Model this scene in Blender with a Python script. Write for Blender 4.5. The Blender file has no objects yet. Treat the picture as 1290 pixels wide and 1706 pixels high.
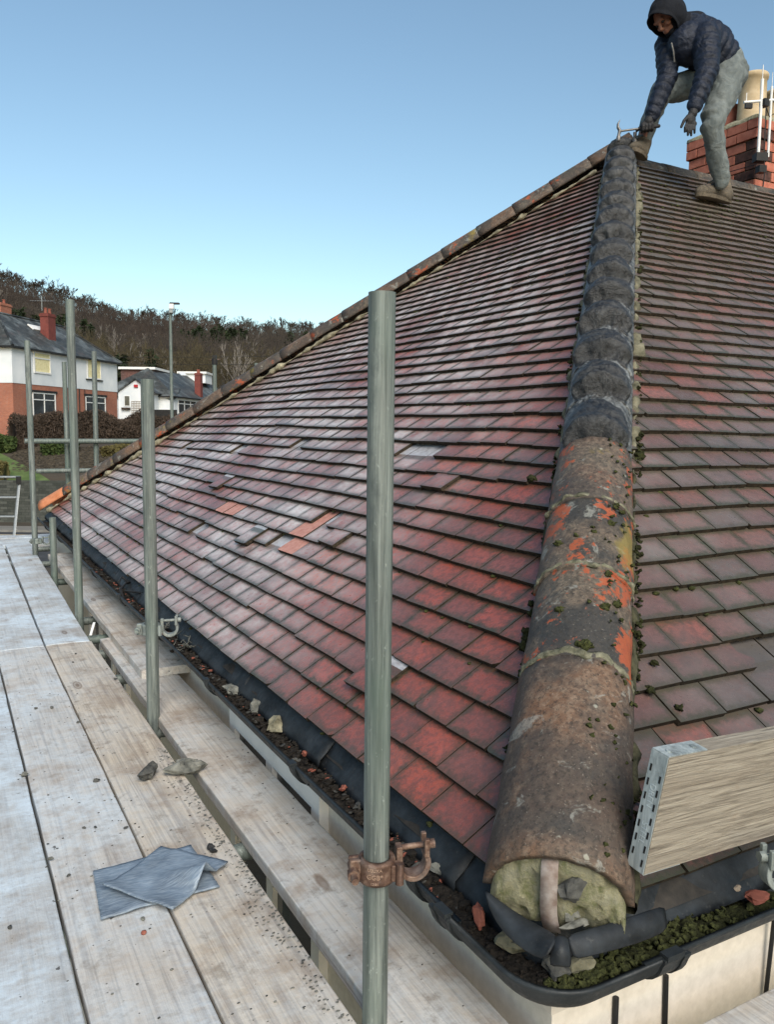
import bpy, bmesh, math, random
import numpy as np
from mathutils import Vector, Matrix, noise
random.seed(7); np.random.seed(7)
R_ = math.radians
S = bpy.context.scene
C = S.collection

# ------------------------------------------------------------------ camera, sky, sun, exposure
FPX, PITCH, ROLL, YAW, EYE = 1354.15, R_(5.986), R_(0.657), R_(28.803), 1.133
F_ = np.array([math.sin(YAW)*math.cos(PITCH), math.cos(YAW)*math.cos(PITCH), -math.sin(PITCH)])
R0 = np.array([math.cos(YAW), -math.sin(YAW), 0.0]); U0 = np.cross(R0, F_)
RV = R0*math.cos(ROLL)+U0*math.sin(ROLL); UV = -R0*math.sin(ROLL)+U0*math.cos(ROLL)
cd = bpy.data.cameras.new('camera'); cam = bpy.data.objects.new('camera', cd); C.objects.link(cam)
cd.sensor_fit = 'HORIZONTAL'; cd.sensor_width = 36; cd.lens = FPX/1290*36
cd.clip_start = 0.05; cd.clip_end = 6000
M = Matrix.Identity(4)
for i in range(3):
    M[i][0] = RV[i]; M[i][1] = UV[i]; M[i][2] = -F_[i]
M[0][3] = 0; M[1][3] = 0; M[2][3] = EYE
cam.matrix_world = M
S.camera = cam
def at(px, py, d):
    """point of the world seen at a photo pixel, d metres deep"""
    v = F_+RV*(px-645)/FPX-UV*(py-853)/FPX
    return Vector((v[0]*d, v[1]*d, EYE+v[2]*d))

SUN_EL, SUN_AZ = R_(16), R_(192)      # low winter light from behind the camera
w = bpy.data.worlds.new('World'); S.world = w; w.use_nodes = True
nt = w.node_tree; bg = nt.nodes['Background']
sky = nt.nodes.new('ShaderNodeTexSky'); sky.sky_type = 'NISHITA'; sky.sun_disc = False
sky.sun_elevation = SUN_EL; sky.sun_rotation = SUN_AZ
sky.air_density = 1.0; sky.dust_density = 0.6; sky.ozone_density = 2.2; sky.altitude = 100
tn = nt.nodes.new('ShaderNodeMixRGB'); tn.blend_type = 'MULTIPLY'; tn.inputs[0].default_value = 1; tn.inputs[2].default_value = (.985, .965, .87, 1)
nt.links.new(sky.outputs[0], tn.inputs[1]); nt.links.new(tn.outputs[0], bg.inputs[0]); bg.inputs[1].default_value = 0.09
ld = bpy.data.lights.new('sun', 'SUN'); ld.energy = 2.1; ld.angle = R_(40); ld.color = (1, .93, .84)
sun = bpy.data.objects.new('sun', ld); C.objects.link(sun)
sd = Vector((math.sin(SUN_AZ)*math.cos(R_(42)), math.cos(SUN_AZ)*math.cos(R_(42)), math.sin(R_(42))))
sun.rotation_euler = sd.to_track_quat('Z', 'Y').to_euler()
S.view_settings.view_transform = 'Standard'; S.view_settings.look = 'None'
S.view_settings.exposure = 1.12; S.view_settings.gamma = 1

# ------------------------------------------------------------------ object helpers
def tag(o, label=None, cat=None, group=None, kind=None):
    if label: o['label'] = label
    if cat: o['category'] = cat
    if group: o['group'] = group
    if kind: o['kind'] = kind
    return o
def empty(name, loc=(0, 0, 0), rz=0):
    o = bpy.data.objects.new(name, None); C.objects.link(o); o.location = loc; o.rotation_euler = (0, 0, rz)
    o.empty_display_size = .1
    return o
class MB:
    def __init__(s): s.v = []; s.f = []; s.m = []; s.uv = []; s.col = []; s.sm = []
    def add(s, vs, fs, m=0, smooth=False, uvs=None, col=None):
        o = len(s.v); s.v += [tuple(q) for q in vs]
        for i, f in enumerate(fs):
            s.f.append(tuple(o+k for k in f)); s.m.append(m); s.sm.append(smooth)
            s.uv.append(uvs[i] if uvs else None); s.col.append(col)
        return s
    def box(s, a, b, m=0, T=None):
        x0, y0, z0 = a; x1, y1, z1 = b
        vs = [(x0,y0,z0),(x1,y0,z0),(x1,y1,z0),(x0,y1,z0),(x0,y0,z1),(x1,y0,z1),(x1,y1,z1),(x0,y1,z1)]
        if T is not None: vs = [T @ Vector(q) for q in vs]
        return s.add(vs, [(0,3,2,1),(4,5,6,7),(0,1,5,4),(1,2,6,5),(2,3,7,6),(3,0,4,7)], m)
    def obox(s, c, ax, ay, az, m=0):
        c = Vector(c); ax, ay, az = Vector(ax), Vector(ay), Vector(az)
        vs = [c+sx*ax+sy*ay+sz*az for sz in (-1,1) for sx, sy in ((-1,-1),(1,-1),(1,1),(-1,1))]
        return s.add(vs, [(0,3,2,1),(4,5,6,7),(0,1,5,4),(1,2,6,5),(2,3,7,6),(3,0,4,7)], m)
    def tube(s, pts, rad, n=16, m=0, caps=True, inner=None, smooth=True, flat=1.0, upv=None):
        pts = [Vector(p) for p in pts]; N = len(pts)
        if not hasattr(rad, '__len__'): rad = [rad]*N
        rings = []; up = None
        for i, p in enumerate(pts):
            d = (pts[min(i+1, N-1)]-pts[max(i-1, 0)]).normalized()
            if up is None:
                up = Vector(upv) if upv is not None else (Vector((0,0,1)) if abs(d.z) < .9 else Vector((1,0,0)))
            a = up-d*up.dot(d); a.normalize(); up = a; b = d.cross(a)
            rings.append([p+(a*math.cos(t)*flat+b*math.sin(t))*rad[i] for t in [2*math.pi*k/n for k in range(n)]])
        vs = [q for r in rings for q in r]
        fs = [(i*n+k, i*n+(k+1)%n, (i+1)*n+(k+1)%n, (i+1)*n+k) for i in range(N-1) for k in range(n)]
        s.add(vs, fs, m, smooth)
        if caps:
            if inner:
                for e in (0, N-1):
                    p = pts[e]; rr = rings[e]; k0 = inner/rad[e]; d = (pts[1]-pts[0] if e == 0 else pts[-1]-pts[-2]).normalized()
                    d = d if e == 0 else -d
                    i1 = [p+(q-p)*k0 for q in rr]; i2 = [q+d*.25 for q in i1]
                    V = rr+i1+i2
                    F = [(k, (k+1)%n, n+(k+1)%n, n+k) for k in range(n)]+[(n+k, n+(k+1)%n, 2*n+(k+1)%n, 2*n+k) for k in range(n)]+[tuple(2*n+k for k in range(n))]
                    if e == 0: F = [tuple(reversed(f)) for f in F]
                    s.add(V, F, m, False)
            else:
                s.add(rings[0], [tuple(range(n))][::-1], m); s.f[-1] = tuple(reversed(s.f[-1]))
                s.add(rings[-1], [tuple(range(n))], m)
        return s
    def ball(s, c, r, n=10, m=0, jit=0, seed=0):
        c = Vector(c); r = Vector((r,)*3) if not hasattr(r, '__len__') else Vector(r); vs = []
        for i in range(n//2+1):
            for k in range(n):
                t = math.pi*i/(n//2); u = 2*math.pi*k/n
                d = Vector((math.sin(t)*math.cos(u), math.sin(t)*math.sin(u), math.cos(t)))
                j = 1+jit*noise.noise(d*1.7+Vector((seed, seed*.7, 3)))*2 if jit else 1
                vs.append(c+Vector((d.x*r.x, d.y*r.y, d.z*r.z))*j)
        fs = [(i*n+k, (i+1)*n+k, (i+1)*n+(k+1)%n, i*n+(k+1)%n) for i in range(n//2) for k in range(n)]
        return s.add(vs, fs, m, True)
    def build(s, name, mats, parent=None, bevel=0, shade=None):
        me = bpy.data.meshes.new(name); me.from_pydata(s.v, [], s.f)
        if not isinstance(mats, (list, tuple)): mats = [mats]
        for q in mats: me.materials.append(q)
        me.polygons.foreach_set('material_index', s.m)
        me.polygons.foreach_set('use_smooth', [bool(shade) if shade is not None else q for q in s.sm])
        if any(u is not None for u in s.uv):
            L = me.uv_layers.new(name='UVMap'); d = []
            for f, u in zip(s.f, s.uv): d += [c for q in (u if u else [(0, 0)]*len(f)) for c in q]
            L.data.foreach_set('uv', d)
        if any(q is not None for q in s.col):
            A = me.attributes.new('tr', 'FLOAT_COLOR', 'FACE'); d = []
            for q in s.col: d += list(q if q else (.5, .5, .5))+[1]
            A.data.foreach_set('color', d)
        me.update()
        o = bpy.data.objects.new(name, me); C.objects.link(o)
        if parent: o.parent = parent; o.matrix_parent_inverse = Matrix.Identity(4); rel(o, parent)
        if bevel:
            b = o.modifiers.new('bevel', 'BEVEL'); b.width = bevel; b.segments = 2; b.limit_method = 'ANGLE'
        return o
def rel(o, parent):
    """meshes are written in world coordinates: keep them there under a moved parent"""
    W = Matrix.Identity(4); p = parent; chain = []
    while p: chain.append(p); p = p.parent
    for p in reversed(chain): W = W @ p.matrix_parent_inverse @ p.matrix_basis if p.parent else p.matrix_basis.copy()
    o.matrix_parent_inverse = W.inverted()
def copy_tree(o, parent=None):
    c = o.copy(); C.objects.link(c); c.parent = parent
    if parent: c.matrix_parent_inverse = o.matrix_parent_inverse.copy()
    for ch in list(bpy.data.objects):
        if ch.parent == o: copy_tree(ch, c)
    return c
def bake(mb, name, mats, parent, voxel=.008, smooth=4, disp=None):
    """join rough solids into one continuous skin"""
    o = mb.build('tmp', mats)
    r = o.modifiers.new('r', 'REMESH'); r.mode = 'VOXEL'; r.voxel_size = voxel; r.use_smooth_shade = True
    sm = o.modifiers.new('s', 'SMOOTH'); sm.iterations = smooth; sm.factor = .5
    dg = bpy.context.evaluated_depsgraph_get()
    me = bpy.data.meshes.new_from_object(o.evaluated_get(dg))
    bpy.data.objects.remove(o)
    if disp:
        co = [v.co.copy() for v in me.vertices]; no = [v.normal.copy() for v in me.vertices]
        for v, c, n in zip(me.vertices, co, no): v.co = c+n*disp(c)
    me.name = name
    me.materials.clear()
    me.materials.append(mats if not isinstance(mats, (list, tuple)) else mats[0])
    for p in me.polygons: p.use_smooth = True; p.material_index = 0
    q = bpy.data.objects.new(name, me); C.objects.link(q)
    if parent: q.parent = parent; rel(q, parent)
    return q

# ------------------------------------------------------------------ material helpers
class N:
    def __init__(s, name):
        s.m = bpy.data.materials.new(name); s.m.use_nodes = True; s.t = s.m.node_tree
        s.b = s.t.nodes['Principled BSDF']; s.tc = s.t.nodes.new('ShaderNodeTexCoord')
    def n(s, k, **kw):
        q = s.t.nodes.new(k)
        for a, b in kw.items(): setattr(q, a, b)
        return q
    def put(s, sock, v):
        if isinstance(v, bpy.types.NodeSocket): s.t.links.new(v, sock)
        elif isinstance(v, tuple) and len(v) == 3 and sock.type == 'RGBA': sock.default_value = (*v, 1)
        elif v is not None: sock.default_value = v
    def vec(s, scale=(1, 1, 1), src='Object', rot=(0, 0, 0)):
        q = s.n('ShaderNodeMapping'); q.inputs['Scale'].default_value = scale; q.inputs['Rotation'].default_value = rot
        s.put(q.inputs[0], s.tc.outputs[src] if isinstance(src, str) else src); return q.outputs[0]
    def noise(s, sc, det=4, ro=.55, vec=None, dist=0):
        q = s.n('ShaderNodeTexNoise'); q.inputs['Scale'].default_value = sc; q.inputs['Detail'].default_value = det
        q.inputs['Roughness'].default_value = ro; q.inputs['Distortion'].default_value = dist
        s.put(q.inputs['Vector'], vec if vec is not None else s.tc.outputs['Object']); return q.outputs[0]
    def vor(s, sc, vec=None, feat='F1', out=0):
        q = s.n('ShaderNodeTexVoronoi'); q.feature = feat; q.inputs['Scale'].default_value = sc
        s.put(q.inputs['Vector'], vec if vec is not None else s.tc.outputs['Object']); return q.outputs[out]
    def ramp(s, fac, st, interp='LINEAR'):
        q = s.n('ShaderNodeValToRGB'); e = q.color_ramp.elements; q.color_ramp.interpolation = interp
        while len(e) < len(st): e.new(.5)
        for i, (p, c) in enumerate(st):
            e[i].position = p; e[i].color = (c, c, c, 1) if not hasattr(c, '__len__') else (*c, 1)
        s.put(q.inputs[0], fac); return q.outputs[0]
    def mix(s, fac, a, b, typ='MIX'):
        q = s.n('ShaderNodeMixRGB'); q.blend_type = typ
        s.put(q.inputs[0], fac); s.put(q.inputs[1], a); s.put(q.inputs[2], b); return q.outputs[0]
    def ma(s, op, a, b=None, c=None):
        q = s.n('ShaderNodeMath'); q.operation = op
        for i, v in enumerate((a, b, c)):
            if v is not None: s.put(q.inputs[i], v)
        return q.outputs[0]
    def sep(s, v):
        q = s.n('ShaderNodeSeparateXYZ'); s.put(q.inputs[0], v); return q.outputs
    def bump(s, h, st=.3, d=.01, nrm=None):
        q = s.n('ShaderNodeBump'); q.inputs['Strength'].default_value = st; q.inputs['Distance'].default_value = d
        s.put(q.inputs['Height'], h)
        if nrm is not None: s.put(q.inputs['Normal'], nrm)
        return q.outputs[0]
    def out(s, col, rough=.8, metal=0, nrm=None, spec=None, **kw):
        s.put(s.b.inputs['Base Color'], col); s.put(s.b.inputs['Roughness'], rough); s.put(s.b.inputs['Metallic'], metal)
        if nrm is not None: s.put(s.b.inputs['Normal'], nrm)
        if spec is not None: s.b.inputs['Specular IOR Level'].default_value = spec
        return s.m
def simple(name, a, b, sc=20, rough=.8, bump=.3, d=.003, det=6, metal=0, spec=.2):
    q = N(name); f = q.noise(sc, det, .6)
    return q.out(q.ramp(f, [(.3, a), (.7, b)]), rough, metal, q.bump(f, bump, d), spec)

PALE = {'red_clay_tile': (.46, .46, .48), 'weathered_clay_tile': (.10, .09, .085)}
HI = {'red_clay_tile': .15, 'weathered_clay_tile': .7}
def m_tiles(name, cols, grey, greyamt, moss):
    q = N(name); at_ = q.n('ShaderNodeAttribute'); at_.attribute_name = 'tr'
    r, g, b = q.sep(at_.outputs['Color'])[:3]
    base = q.ramp(r, cols)
    n1 = q.noise(9, 8, .7); n2 = q.noise(48, 10, .75); n3 = q.noise(190, 4, .75); nb = q.noise(1.1, 4, .55)
    base = q.mix(q.ramp(n2, [(.42, 0), (.58, .65)]), base, (.085, .038, .032))
    base = q.mix(q.ramp(n3, [(.56, 0), (.66, .22)]), base, (.48, .2, .15))
    # frost and lime bloom
    gm = q.ma('MULTIPLY', q.ramp(nb, [(.36, 0), (.62, 1)]), greyamt) if not isinstance(greyamt, str) else None
    if gm is None:
        x, y, z = q.sep(q.tc.outputs['Object'])[:3]
        k = q.ramp(q.ma('MULTIPLY', q.ma('SUBTRACT', q.ma('SUBTRACT', y, 1.4), q.ma('MULTIPLY', x, .12)), .25), [(.16, .03), (.5, 1)])
        gm = q.ma('MULTIPLY', q.ramp(nb, [(.36, .1), (.54, 1)]), k)
    sp = q.ramp(q.ma('ADD', q.ma('MULTIPLY', n2, .5), q.ma('MULTIPLY', n1, .5)), [(.40, .1), (.62, 1)])
    gm = q.ma('MULTIPLY', gm, q.ma('ADD', q.ma('MULTIPLY', sp, .75), q.ma('MULTIPLY', g, .25)))
    base = q.mix(gm, base, grey)
    # dirt along joints and tails, in ragged bands
    uvx, uvy = q.sep(q.tc.outputs['UV'])[:2]
    eu = q.ma('MINIMUM', uvx, q.ma('SUBTRACT', 1, uvx)); ev = q.ma('MULTIPLY', uvy, .62)
    e = q.ma('MINIMUM', eu, ev); e = q.ma('ADD', e, q.ma('MULTIPLY', q.ma('SUBTRACT', n2, .5), -.35))
    top = q.ramp(q.ma('ADD', uvy, q.ma('MULTIPLY', q.ma('SUBTRACT', n2, .5), .4)), [(.8, 0), (.96, .85)])
    d = q.ramp(e, [(.0, 1), (.07, .75), (.13, .25), (.24, 0)])
    d = q.ma('MAXIMUM', d, top); d = q.ma('MULTIPLY', d, q.ma('ADD', .55, q.ma('MULTIPLY', b, .45)))
    base = q.mix(d, base, q.mix(n1, (.028, .027, .022), moss))
    base = q.mix(q.ma('MULTIPLY', q.ma('GREATER_THAN', uvy, 1.22), q.ramp(n2, [(.35, .5), (.55, .95)])), base, PALE[name])
    nd = q.ramp(q.noise(2.6, 7, .7), [(.52, 0), (.7, .6)])
    base = q.mix(nd, base, (.07, .062, .058))
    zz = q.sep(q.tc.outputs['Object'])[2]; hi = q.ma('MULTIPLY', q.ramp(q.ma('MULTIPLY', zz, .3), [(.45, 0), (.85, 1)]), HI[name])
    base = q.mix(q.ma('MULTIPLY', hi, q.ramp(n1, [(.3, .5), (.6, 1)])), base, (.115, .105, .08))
    base = q.mix(q.ramp(q.noise(19, 6, .75), [(.64, 0), (.70, .55)]), base, (.035, .033, .03))
    rough = q.ramp(n2, [(.3, .22), (.7, .5)])
    h = q.ma('ADD', q.ma('MULTIPLY', n2, .7), q.ma('MULTIPLY', n3, .3))
    return q.out(base, rough, 0, q.bump(h, .6, .004), .6)

MT = {}
MT['tileL'] = m_tiles('red_clay_tile', [(0, (.23, .056, .036)), (.3, (.33, .068, .036)), (.55, (.25, .06, .04)), (.8, (.19, .065, .05)), (.92, (.34, .07, .04)), (1, (.42, .11, .06))],
                      (.68, .66, .645), 'k', (.05, .055, .02))
MT['tileR'] = m_tiles('weathered_clay_tile', [(0, (.11, .065, .06)), (.35, (.155, .075, .068)), (.6, (.10, .085, .08)), (.85, (.20, .078, .062)), (1, (.28, .1, .08))],
                      (.20, .19, .18), .85, (.055, .065, .03))
MT['tileE'] = simple('mossy_shadowed_tile_edge', (.010, .009, .007), (.06, .045, .03), 60, .95, .8, .004)  # moss tone, darkened further to carry the shadow lines between courses
MT['tileN'] = simple('new_tile', (.38, .16, .12), (.52, .28, .23), 40, .55, .3, .002)
MT['under'] = simple('roof_underlay', (.02, .02, .02), (.05, .045, .04), 30)
def m_hip(name, a, b, orange, blk=.6):
    q = N(name); n1 = q.noise(7, 8, .65, dist=.4); n2 = q.noise(3.1, 6, .6, vec=q.vec((1, 1, 1.3))); n3 = q.noise(60, 6, .7); n4 = q.noise(13, 5, .6, dist=.6)
    c = q.mix(q.ramp(n1, [(.35, 0), (.68, 1)]), a, b)
    c = q.mix(q.ramp(n3, [(.45, 0), (.7, .5)]), c, (.3, .23, .17))
    c = q.mix(q.ramp(n2, [(.46, 0), (.54, blk)]), c, (.03, .032, .032))
    c = q.mix(q.ramp(n4, [(.60, 0), (.64, .5)]), c, (.30, .31, .28))
    c = q.mix(q.ramp(q.noise(95, 6, .75), [(.5, 0), (.62, .7)]), c, (.02, .018, .015)); c = q.mix(q.ramp(q.noise(160, 4, .7), [(.62, 0), (.7, .5)]), c, (.34, .3, .25)); c = q.mix(q.ma('MULTIPLY', q.ramp(q.ma('ADD', q.vor(23), q.ma('MULTIPLY', n3, .3)), [(.24, .8), (.29, 0)]), q.ramp(n1, [(.55, 0), (.6, 1)])), c, (.30, .30, .25))
    if orange:
        of = q.ma('ADD', q.ma('MULTIPLY', q.noise(10, 3, .5, dist=.2), .62), q.ma('MULTIPLY', q.noise(55, 6, .7), .38))
        c = q.mix(q.ramp(of, [(1-orange, 0), (1.025-orange, .92)]), c, q.mix(n3, (.25, .045, .02), (.36, .10, .038)))
        c = q.mix(q.ramp(q.noise(4.7, 4, .6), [(.6, 0), (.66, .7)]), c, (.22, .17, .04))
    h = q.ma('ADD', q.ma('MULTIPLY', n1, .5), q.ma('MULTIPLY', n3, .35))
    return q.out(c, q.ramp(n3, [(.3, .55), (.7, .85)]), 0, q.bump(h, .9, .008), .4)
MT['hipA'] = m_hip('brown_hip_clay', (.15, .08, .045), (.075, .062, .05), 0, .62)
MT['hipB'] = m_hip('lichened_hip_clay', (.08, .07, .055), (.095, .065, .046), .468, .85)
MT['hipC'] = m_hip('dull_hip_clay', (.095, .062, .046), (.08, .074, .06), .435, .55)
MT['ridge'] = m_hip('dark_ridge_clay', (.06, .05, .04), (.09, .07, .05), 0, .8)
MT['hipN'] = simple('new_terracotta', (.45, .16, .07), (.6, .25, .13), 25, .6, .3, .003)
def m_bitumen():
    q = N('bitumen_coated_mortar'); n1 = q.noise(9, 8, .7, dist=1.2); n2 = q.noise(45, 8, .75, dist=.5); n0 = q.noise(2.6, 4, .6)
    c = q.ramp(n2, [(.36, (.004, .0045, .005)), (.58, (.013, .014, .016)), (.76, (.05, .052, .055))])
    k = q.ma('MULTIPLY', q.ma('MULTIPLY', q.ramp(n1, [(.46, 0), (.58, 1)]), q.ramp(n2, [(.4, .2), (.6, 1)])), q.ramp(n0, [(.45, .08), (.58, .8)]))
    da = q.n('ShaderNodeAttribute'); da.attribute_name = 'dab'; dk = q.ramp(da.outputs['Fac'], [(.25, .9), (.5, .13)])
    k = q.ma('MULTIPLY', q.ma('MAXIMUM', k, q.ma('MULTIPLY', q.ramp(n2, [(.46, 0), (.56, 1)]), .35)), dk)
    c = q.mix(k, c, (.46, .49, .49))  # pale lichen and frost, with wet highlights also put into the colour
    c = q.mix(q.ramp(da.outputs['Fac'], [(.16, 0), (.24, .95), (.36, .95), (.46, 0)]), c, (.004, .004, .005))  # crack round each dab, the shade of its gap painted in
    cr = q.ramp(q.vor(17, q.vec((1, 1, 1)), 'DISTANCE_TO_EDGE'), [(.0, 1), (.035, 0)])
    c = q.mix(q.ma('MULTIPLY', cr, q.ramp(n0, [(.4, 0), (.6, .8)])), c, (.008, .008, .008))
    c = q.mix(q.ramp(q.noise(6.3, 5, .6), [(.70, 0), (.72, .8)]), c, (.30, .08, .04))
    return q.out(c, q.ramp(n2, [(.3, .28), (.7, .65)]), 0, q.bump(q.ma('ADD', n1, q.ma('MULTIPLY', n2, .6)), .9, .012), .6)
MT['bit'] = m_bitumen()
MT['mortar'] = simple('lime_mortar', (.07, .065, .04), (.38, .35, .25), 22, .95, 1, .01)
MT['mortarg'] = simple('grey_mossy_mortar', (.03, .032, .02), (.24, .225, .16), 17, .95, 1, .01)
MT['darkbed'] = simple('mossy_dark_bedding', (.012, .014, .008), (.085, .082, .05), 30, .95, 1, .012)
MT['joint'] = simple('mossy_joint_mortar', (.03, .033, .018), (.24, .23, .165), 34, .95, 1, .01)
MT['moss'] = simple('moss', (.012, .015, .006), (.075, .082, .028), 90, 1, 1, .01)
MT['mossd'] = simple('dark_moss', (.010, .011, .005), (.045, .05, .018), 110, 1, 1, .01)
MT['soil'] = simple('gutter_soil', (.006, .006, .006), (.04, .033, .026), 80, .85, 1, .012)
MT['stone'] = simple('stone_chip', (.04, .043, .04), (.24, .24, .21), 28, .95, 1, .006)
MT['stoned'] = simple('dark_stone_chip', (.02, .022, .024), (.11, .11, .10), 30, .8, 1, .006)
def m_galv(name, a=(.075, .09, .085), b=(.23, .26, .24), green=(.10, .145, .12)):
    q = N(name); n1 = q.noise(34, 8, .75, vec=q.vec((2.4, 2.4, .07))); n2 = q.noise(3, 4, .6, vec=q.vec((1, 1, .6))); n3 = q.noise(90, 4, .7, vec=q.vec((1, 1, .5)))
    c = q.ramp(n1, [(.38, a), (.62, b)]); c = q.mix(q.ramp(n2, [(.45, 0), (.65, .6)]), c, green)
    c = q.mix(q.ramp(n3, [(.63, 0), (.72, .5)]), c, (.42, .47, .43)); c = q.mix(q.ramp(q.noise(14, 7, .7, vec=q.vec((1, 1, .4))), [(.55, 0), (.66, .6)]), c, (.07, .085, .085))
    return q.out(c, q.ramp(n1, [(.3, .45), (.7, .72)]), .2, q.bump(q.ma('ADD', n1, n3), .35, .002), .4)
MT['galv'] = m_galv('galvanised_tube')
MT['band'] = m_galv('galvanised_band', (.25, .29, .3), (.42, .47, .48), (.32, .38, .38)); MT['coup'] = m_galv('galvanised_coupler', (.14, .155, .15), (.27, .3, .285), (.18, .23, .2))
MT['dark'] = simple('slot_dark', (.01, .01, .01), (.02, .02, .02))
def m_rust():
    q = N('rusted_steel'); n = q.noise(45, 8, .7); n0 = q.noise(16, 4, .6)
    c = q.ramp(n, [(.3, (.035, .02, .015)), (.5, (.115, .065, .045)), (.7, (.26, .18, .135))])
    c = q.mix(q.ramp(n0, [(.5, 0), (.7, .6)]), c, (.28, .23, .2))
    return q.out(c, .62, .35, q.bump(n, .7, .002))
MT['rust'] = m_rust()
def m_board(name, blue, dirt=.5, tint=(.5, .45, .38)):
    q = N(name)
    g1 = q.noise(1, 10, .6, vec=q.vec((95, 2.2, 95)), dist=.6); g2 = q.noise(1, 6, .6, vec=q.vec((26, .9, 26)), dist=2.5)
    saw = q.noise(1, 3, .6, vec=q.vec((14, 60, 14))); n0 = q.noise(2.3, 6, .6); n1 = q.noise(12, 8, .7); n2 = q.noise(70, 6, .7)
    c = q.ramp(g1, [(.3, tuple(v*.62 for v in tint)), (.52, tint), (.8, tuple(min(1, v*1.15) for v in tint))])
    c = q.mix(q.ramp(g2, [(.5, 0), (.66, .6)]), c, (.17, .12, .085))
    fr = q.ma('MULTIPLY', q.ramp(n0, [(.34, .25), (.6, 1)]), blue)
    fr = q.ma('MULTIPLY', fr, q.ramp(q.ma('ADD', q.ma('MULTIPLY', n1, .75), q.ma('MULTIPLY', saw, .25)), [(.34, .25), (.54, 1)]))
    c = q.mix(fr, c, (.58, .675, .75))
    c = q.mix(q.ramp(n1, [(.54, 0), (.66, dirt)]), c, (.17, .135, .10)); c = q.mix(q.ramp(q.noise(4.2, 8, .7), [(.5, 0), (.62, dirt*.9)]), c, (.25, .18, .125))
    c = q.mix(q.ramp(q.noise(38, 3, .5), [(.71, 0), (.735, .85)]), c, (.05, .045, .04))
    kv = q.vor(1, q.vec((5.5, 1.7, 5.5))); kr = q.ramp(kv, [(.035, .8), (.06, .35), (.085, .7), (.11, 0)]); c = q.mix(kr, c, (.13, .085, .055))
    h = q.ma('ADD', q.ma('MULTIPLY', g1, .5), q.ma('ADD', q.ma('MULTIPLY', saw, .2), q.ma('MULTIPLY', n2, .3)))
    return q.out(c, q.ramp(n1, [(.35, .5), (.65, .8)]), 0, q.bump(h, .8, .005), .4)
MT['boardF'] = m_board('frosted_board', 1.0, .35, (.36, .33, .29))
MT['boardM'] = m_board('damp_board', .7, .45, (.46, .40, .33))
MT['boardW'] = m_board('worn_board', .35, .6, (.50, .42, .32))
MT['boardI'] = m_board('grey_board', .45, .6, (.47, .405, .33))
def m_plank():
    q = N('end_board_wood'); v = q.vec((2.4, 2.4, 60), src='UV')
    v = q.vec((5, 120, 1), src='UV'); g1 = q.noise(1, 10, .7, vec=v, dist=1.4); g2 = q.noise(1, 5, .6, vec=q.vec((1.6, 13, 1), src='UV'), dist=2); n1 = q.noise(14, 8, .7)
    c = q.ramp(g1, [(.34, (.14, .12, .095)), (.52, (.31, .275, .22)), (.75, (.45, .41, .34))])
    c = q.mix(q.ramp(g2, [(.52, 0), (.74, .55)]), c, (.16, .12, .085)); c = q.mix(q.ramp(n1, [(.6, 0), (.75, .5)]), c, (.24, .15, .09))
    return q.out(c, .75, 0, q.bump(g1, .9, .005), .3)
MT['plank'] = m_plank()
def m_black(name, a, b, ro=.35):
    q = N(name); n = q.noise(11, 6, .65); n2 = q.noise(60, 5, .7)
    c = q.ramp(n, [(.35, a), (.7, b)]); c = q.mix(q.ramp(n2, [(.6, 0), (.8, .4)]), c, (.16, .16, .15))
    return q.out(c, q.ramp(n2, [(.3, ro), (.7, ro+.3)]), 0, q.bump(n, .4, .006), .3)
MT['pvc'] = m_black('black_gutter_plastic', (.012, .015, .017), (.03, .036, .04), .38)
MT['felt'] = m_black('black_eave_felt', (.008, .010, .012), (.035, .042, .05), .42)
def m_lead():
    q = N('textured_membrane'); v = q.vec((1, 1, 1)); w1 = q.noise(1, 2, .5, vec=q.vec((40, 260, 40), rot=(0, 0, R_(30)))); n = q.noise(9, 6, .6)
    c = q.ramp(n, [(.35, (.09, .12, .16)), (.65, (.20, .26, .33))]); c = q.mix(q.ramp(w1, [(.4, 0), (.7, .35)]), c, (.45, .52, .58))
    return q.out(c, .5, .1, q.bump(w1, .5, .003), .5)
MT['lead'] = m_lead()
MT['cream'] = simple('cream_render', (.60, .55, .47), (.72, .665, .58), 50, .55, .15, .001)
MT['creamb'] = simple('cream_fascia', (.54, .49, .42), (.63, .58, .5), 40, .5, .15, .001)
MT['white'] = simple('white_plastic', (.66, .67, .66), (.78, .78, .76), 12, .4, .05)
def m_glass(name, c=(.025, .03, .035)):
    q = N(name); return q.out(q.ramp(q.noise(1.3, 3), [(.4, c), (.7, tuple(v*2.2 for v in c))]), .08, 0, None, .8)
MT['glass'] = m_glass('dark_glass')
MT['curtain'] = simple('cream_curtain', (.66, .58, .30), (.85, .78, .48), 6, .8, .2, .02)
def m_brick(name, a, b, mort, bw=.225, bh=.075, spec=.3, tone=1):
    q = N(name); br = q.n('ShaderNodeTexBrick'); q.put(br.inputs['Vector'], q.tc.outputs['UV'])
    br.inputs['Color1'].default_value = (*a, 1); br.inputs['Color2'].default_value = (*b, 1); br.inputs['Mortar'].default_value = (*mort, 1)
    br.inputs['Scale'].default_value = 1; br.inputs['Mortar Size'].default_value = .008; br.inputs['Brick Width'].default_value = bw; br.inputs['Row Height'].default_value = bh
    n = q.noise(.6, 6, .6); c = q.mix(q.ramp(n, [(.4, 0), (.7, .45)]), br.outputs[0], (.16, .06, .045) if tone else (.03, .035, .028)); n2 = q.noise(8, 5, .6)
    c = q.mix(q.ramp(n2, [(.5, 0), (.7, .3)]), c, (.34, .24, .2) if tone else (.1, .105, .09))
    return q.out(c, .85, 0, q.bump(br.outputs[1], -.4, .005), spec)
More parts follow.
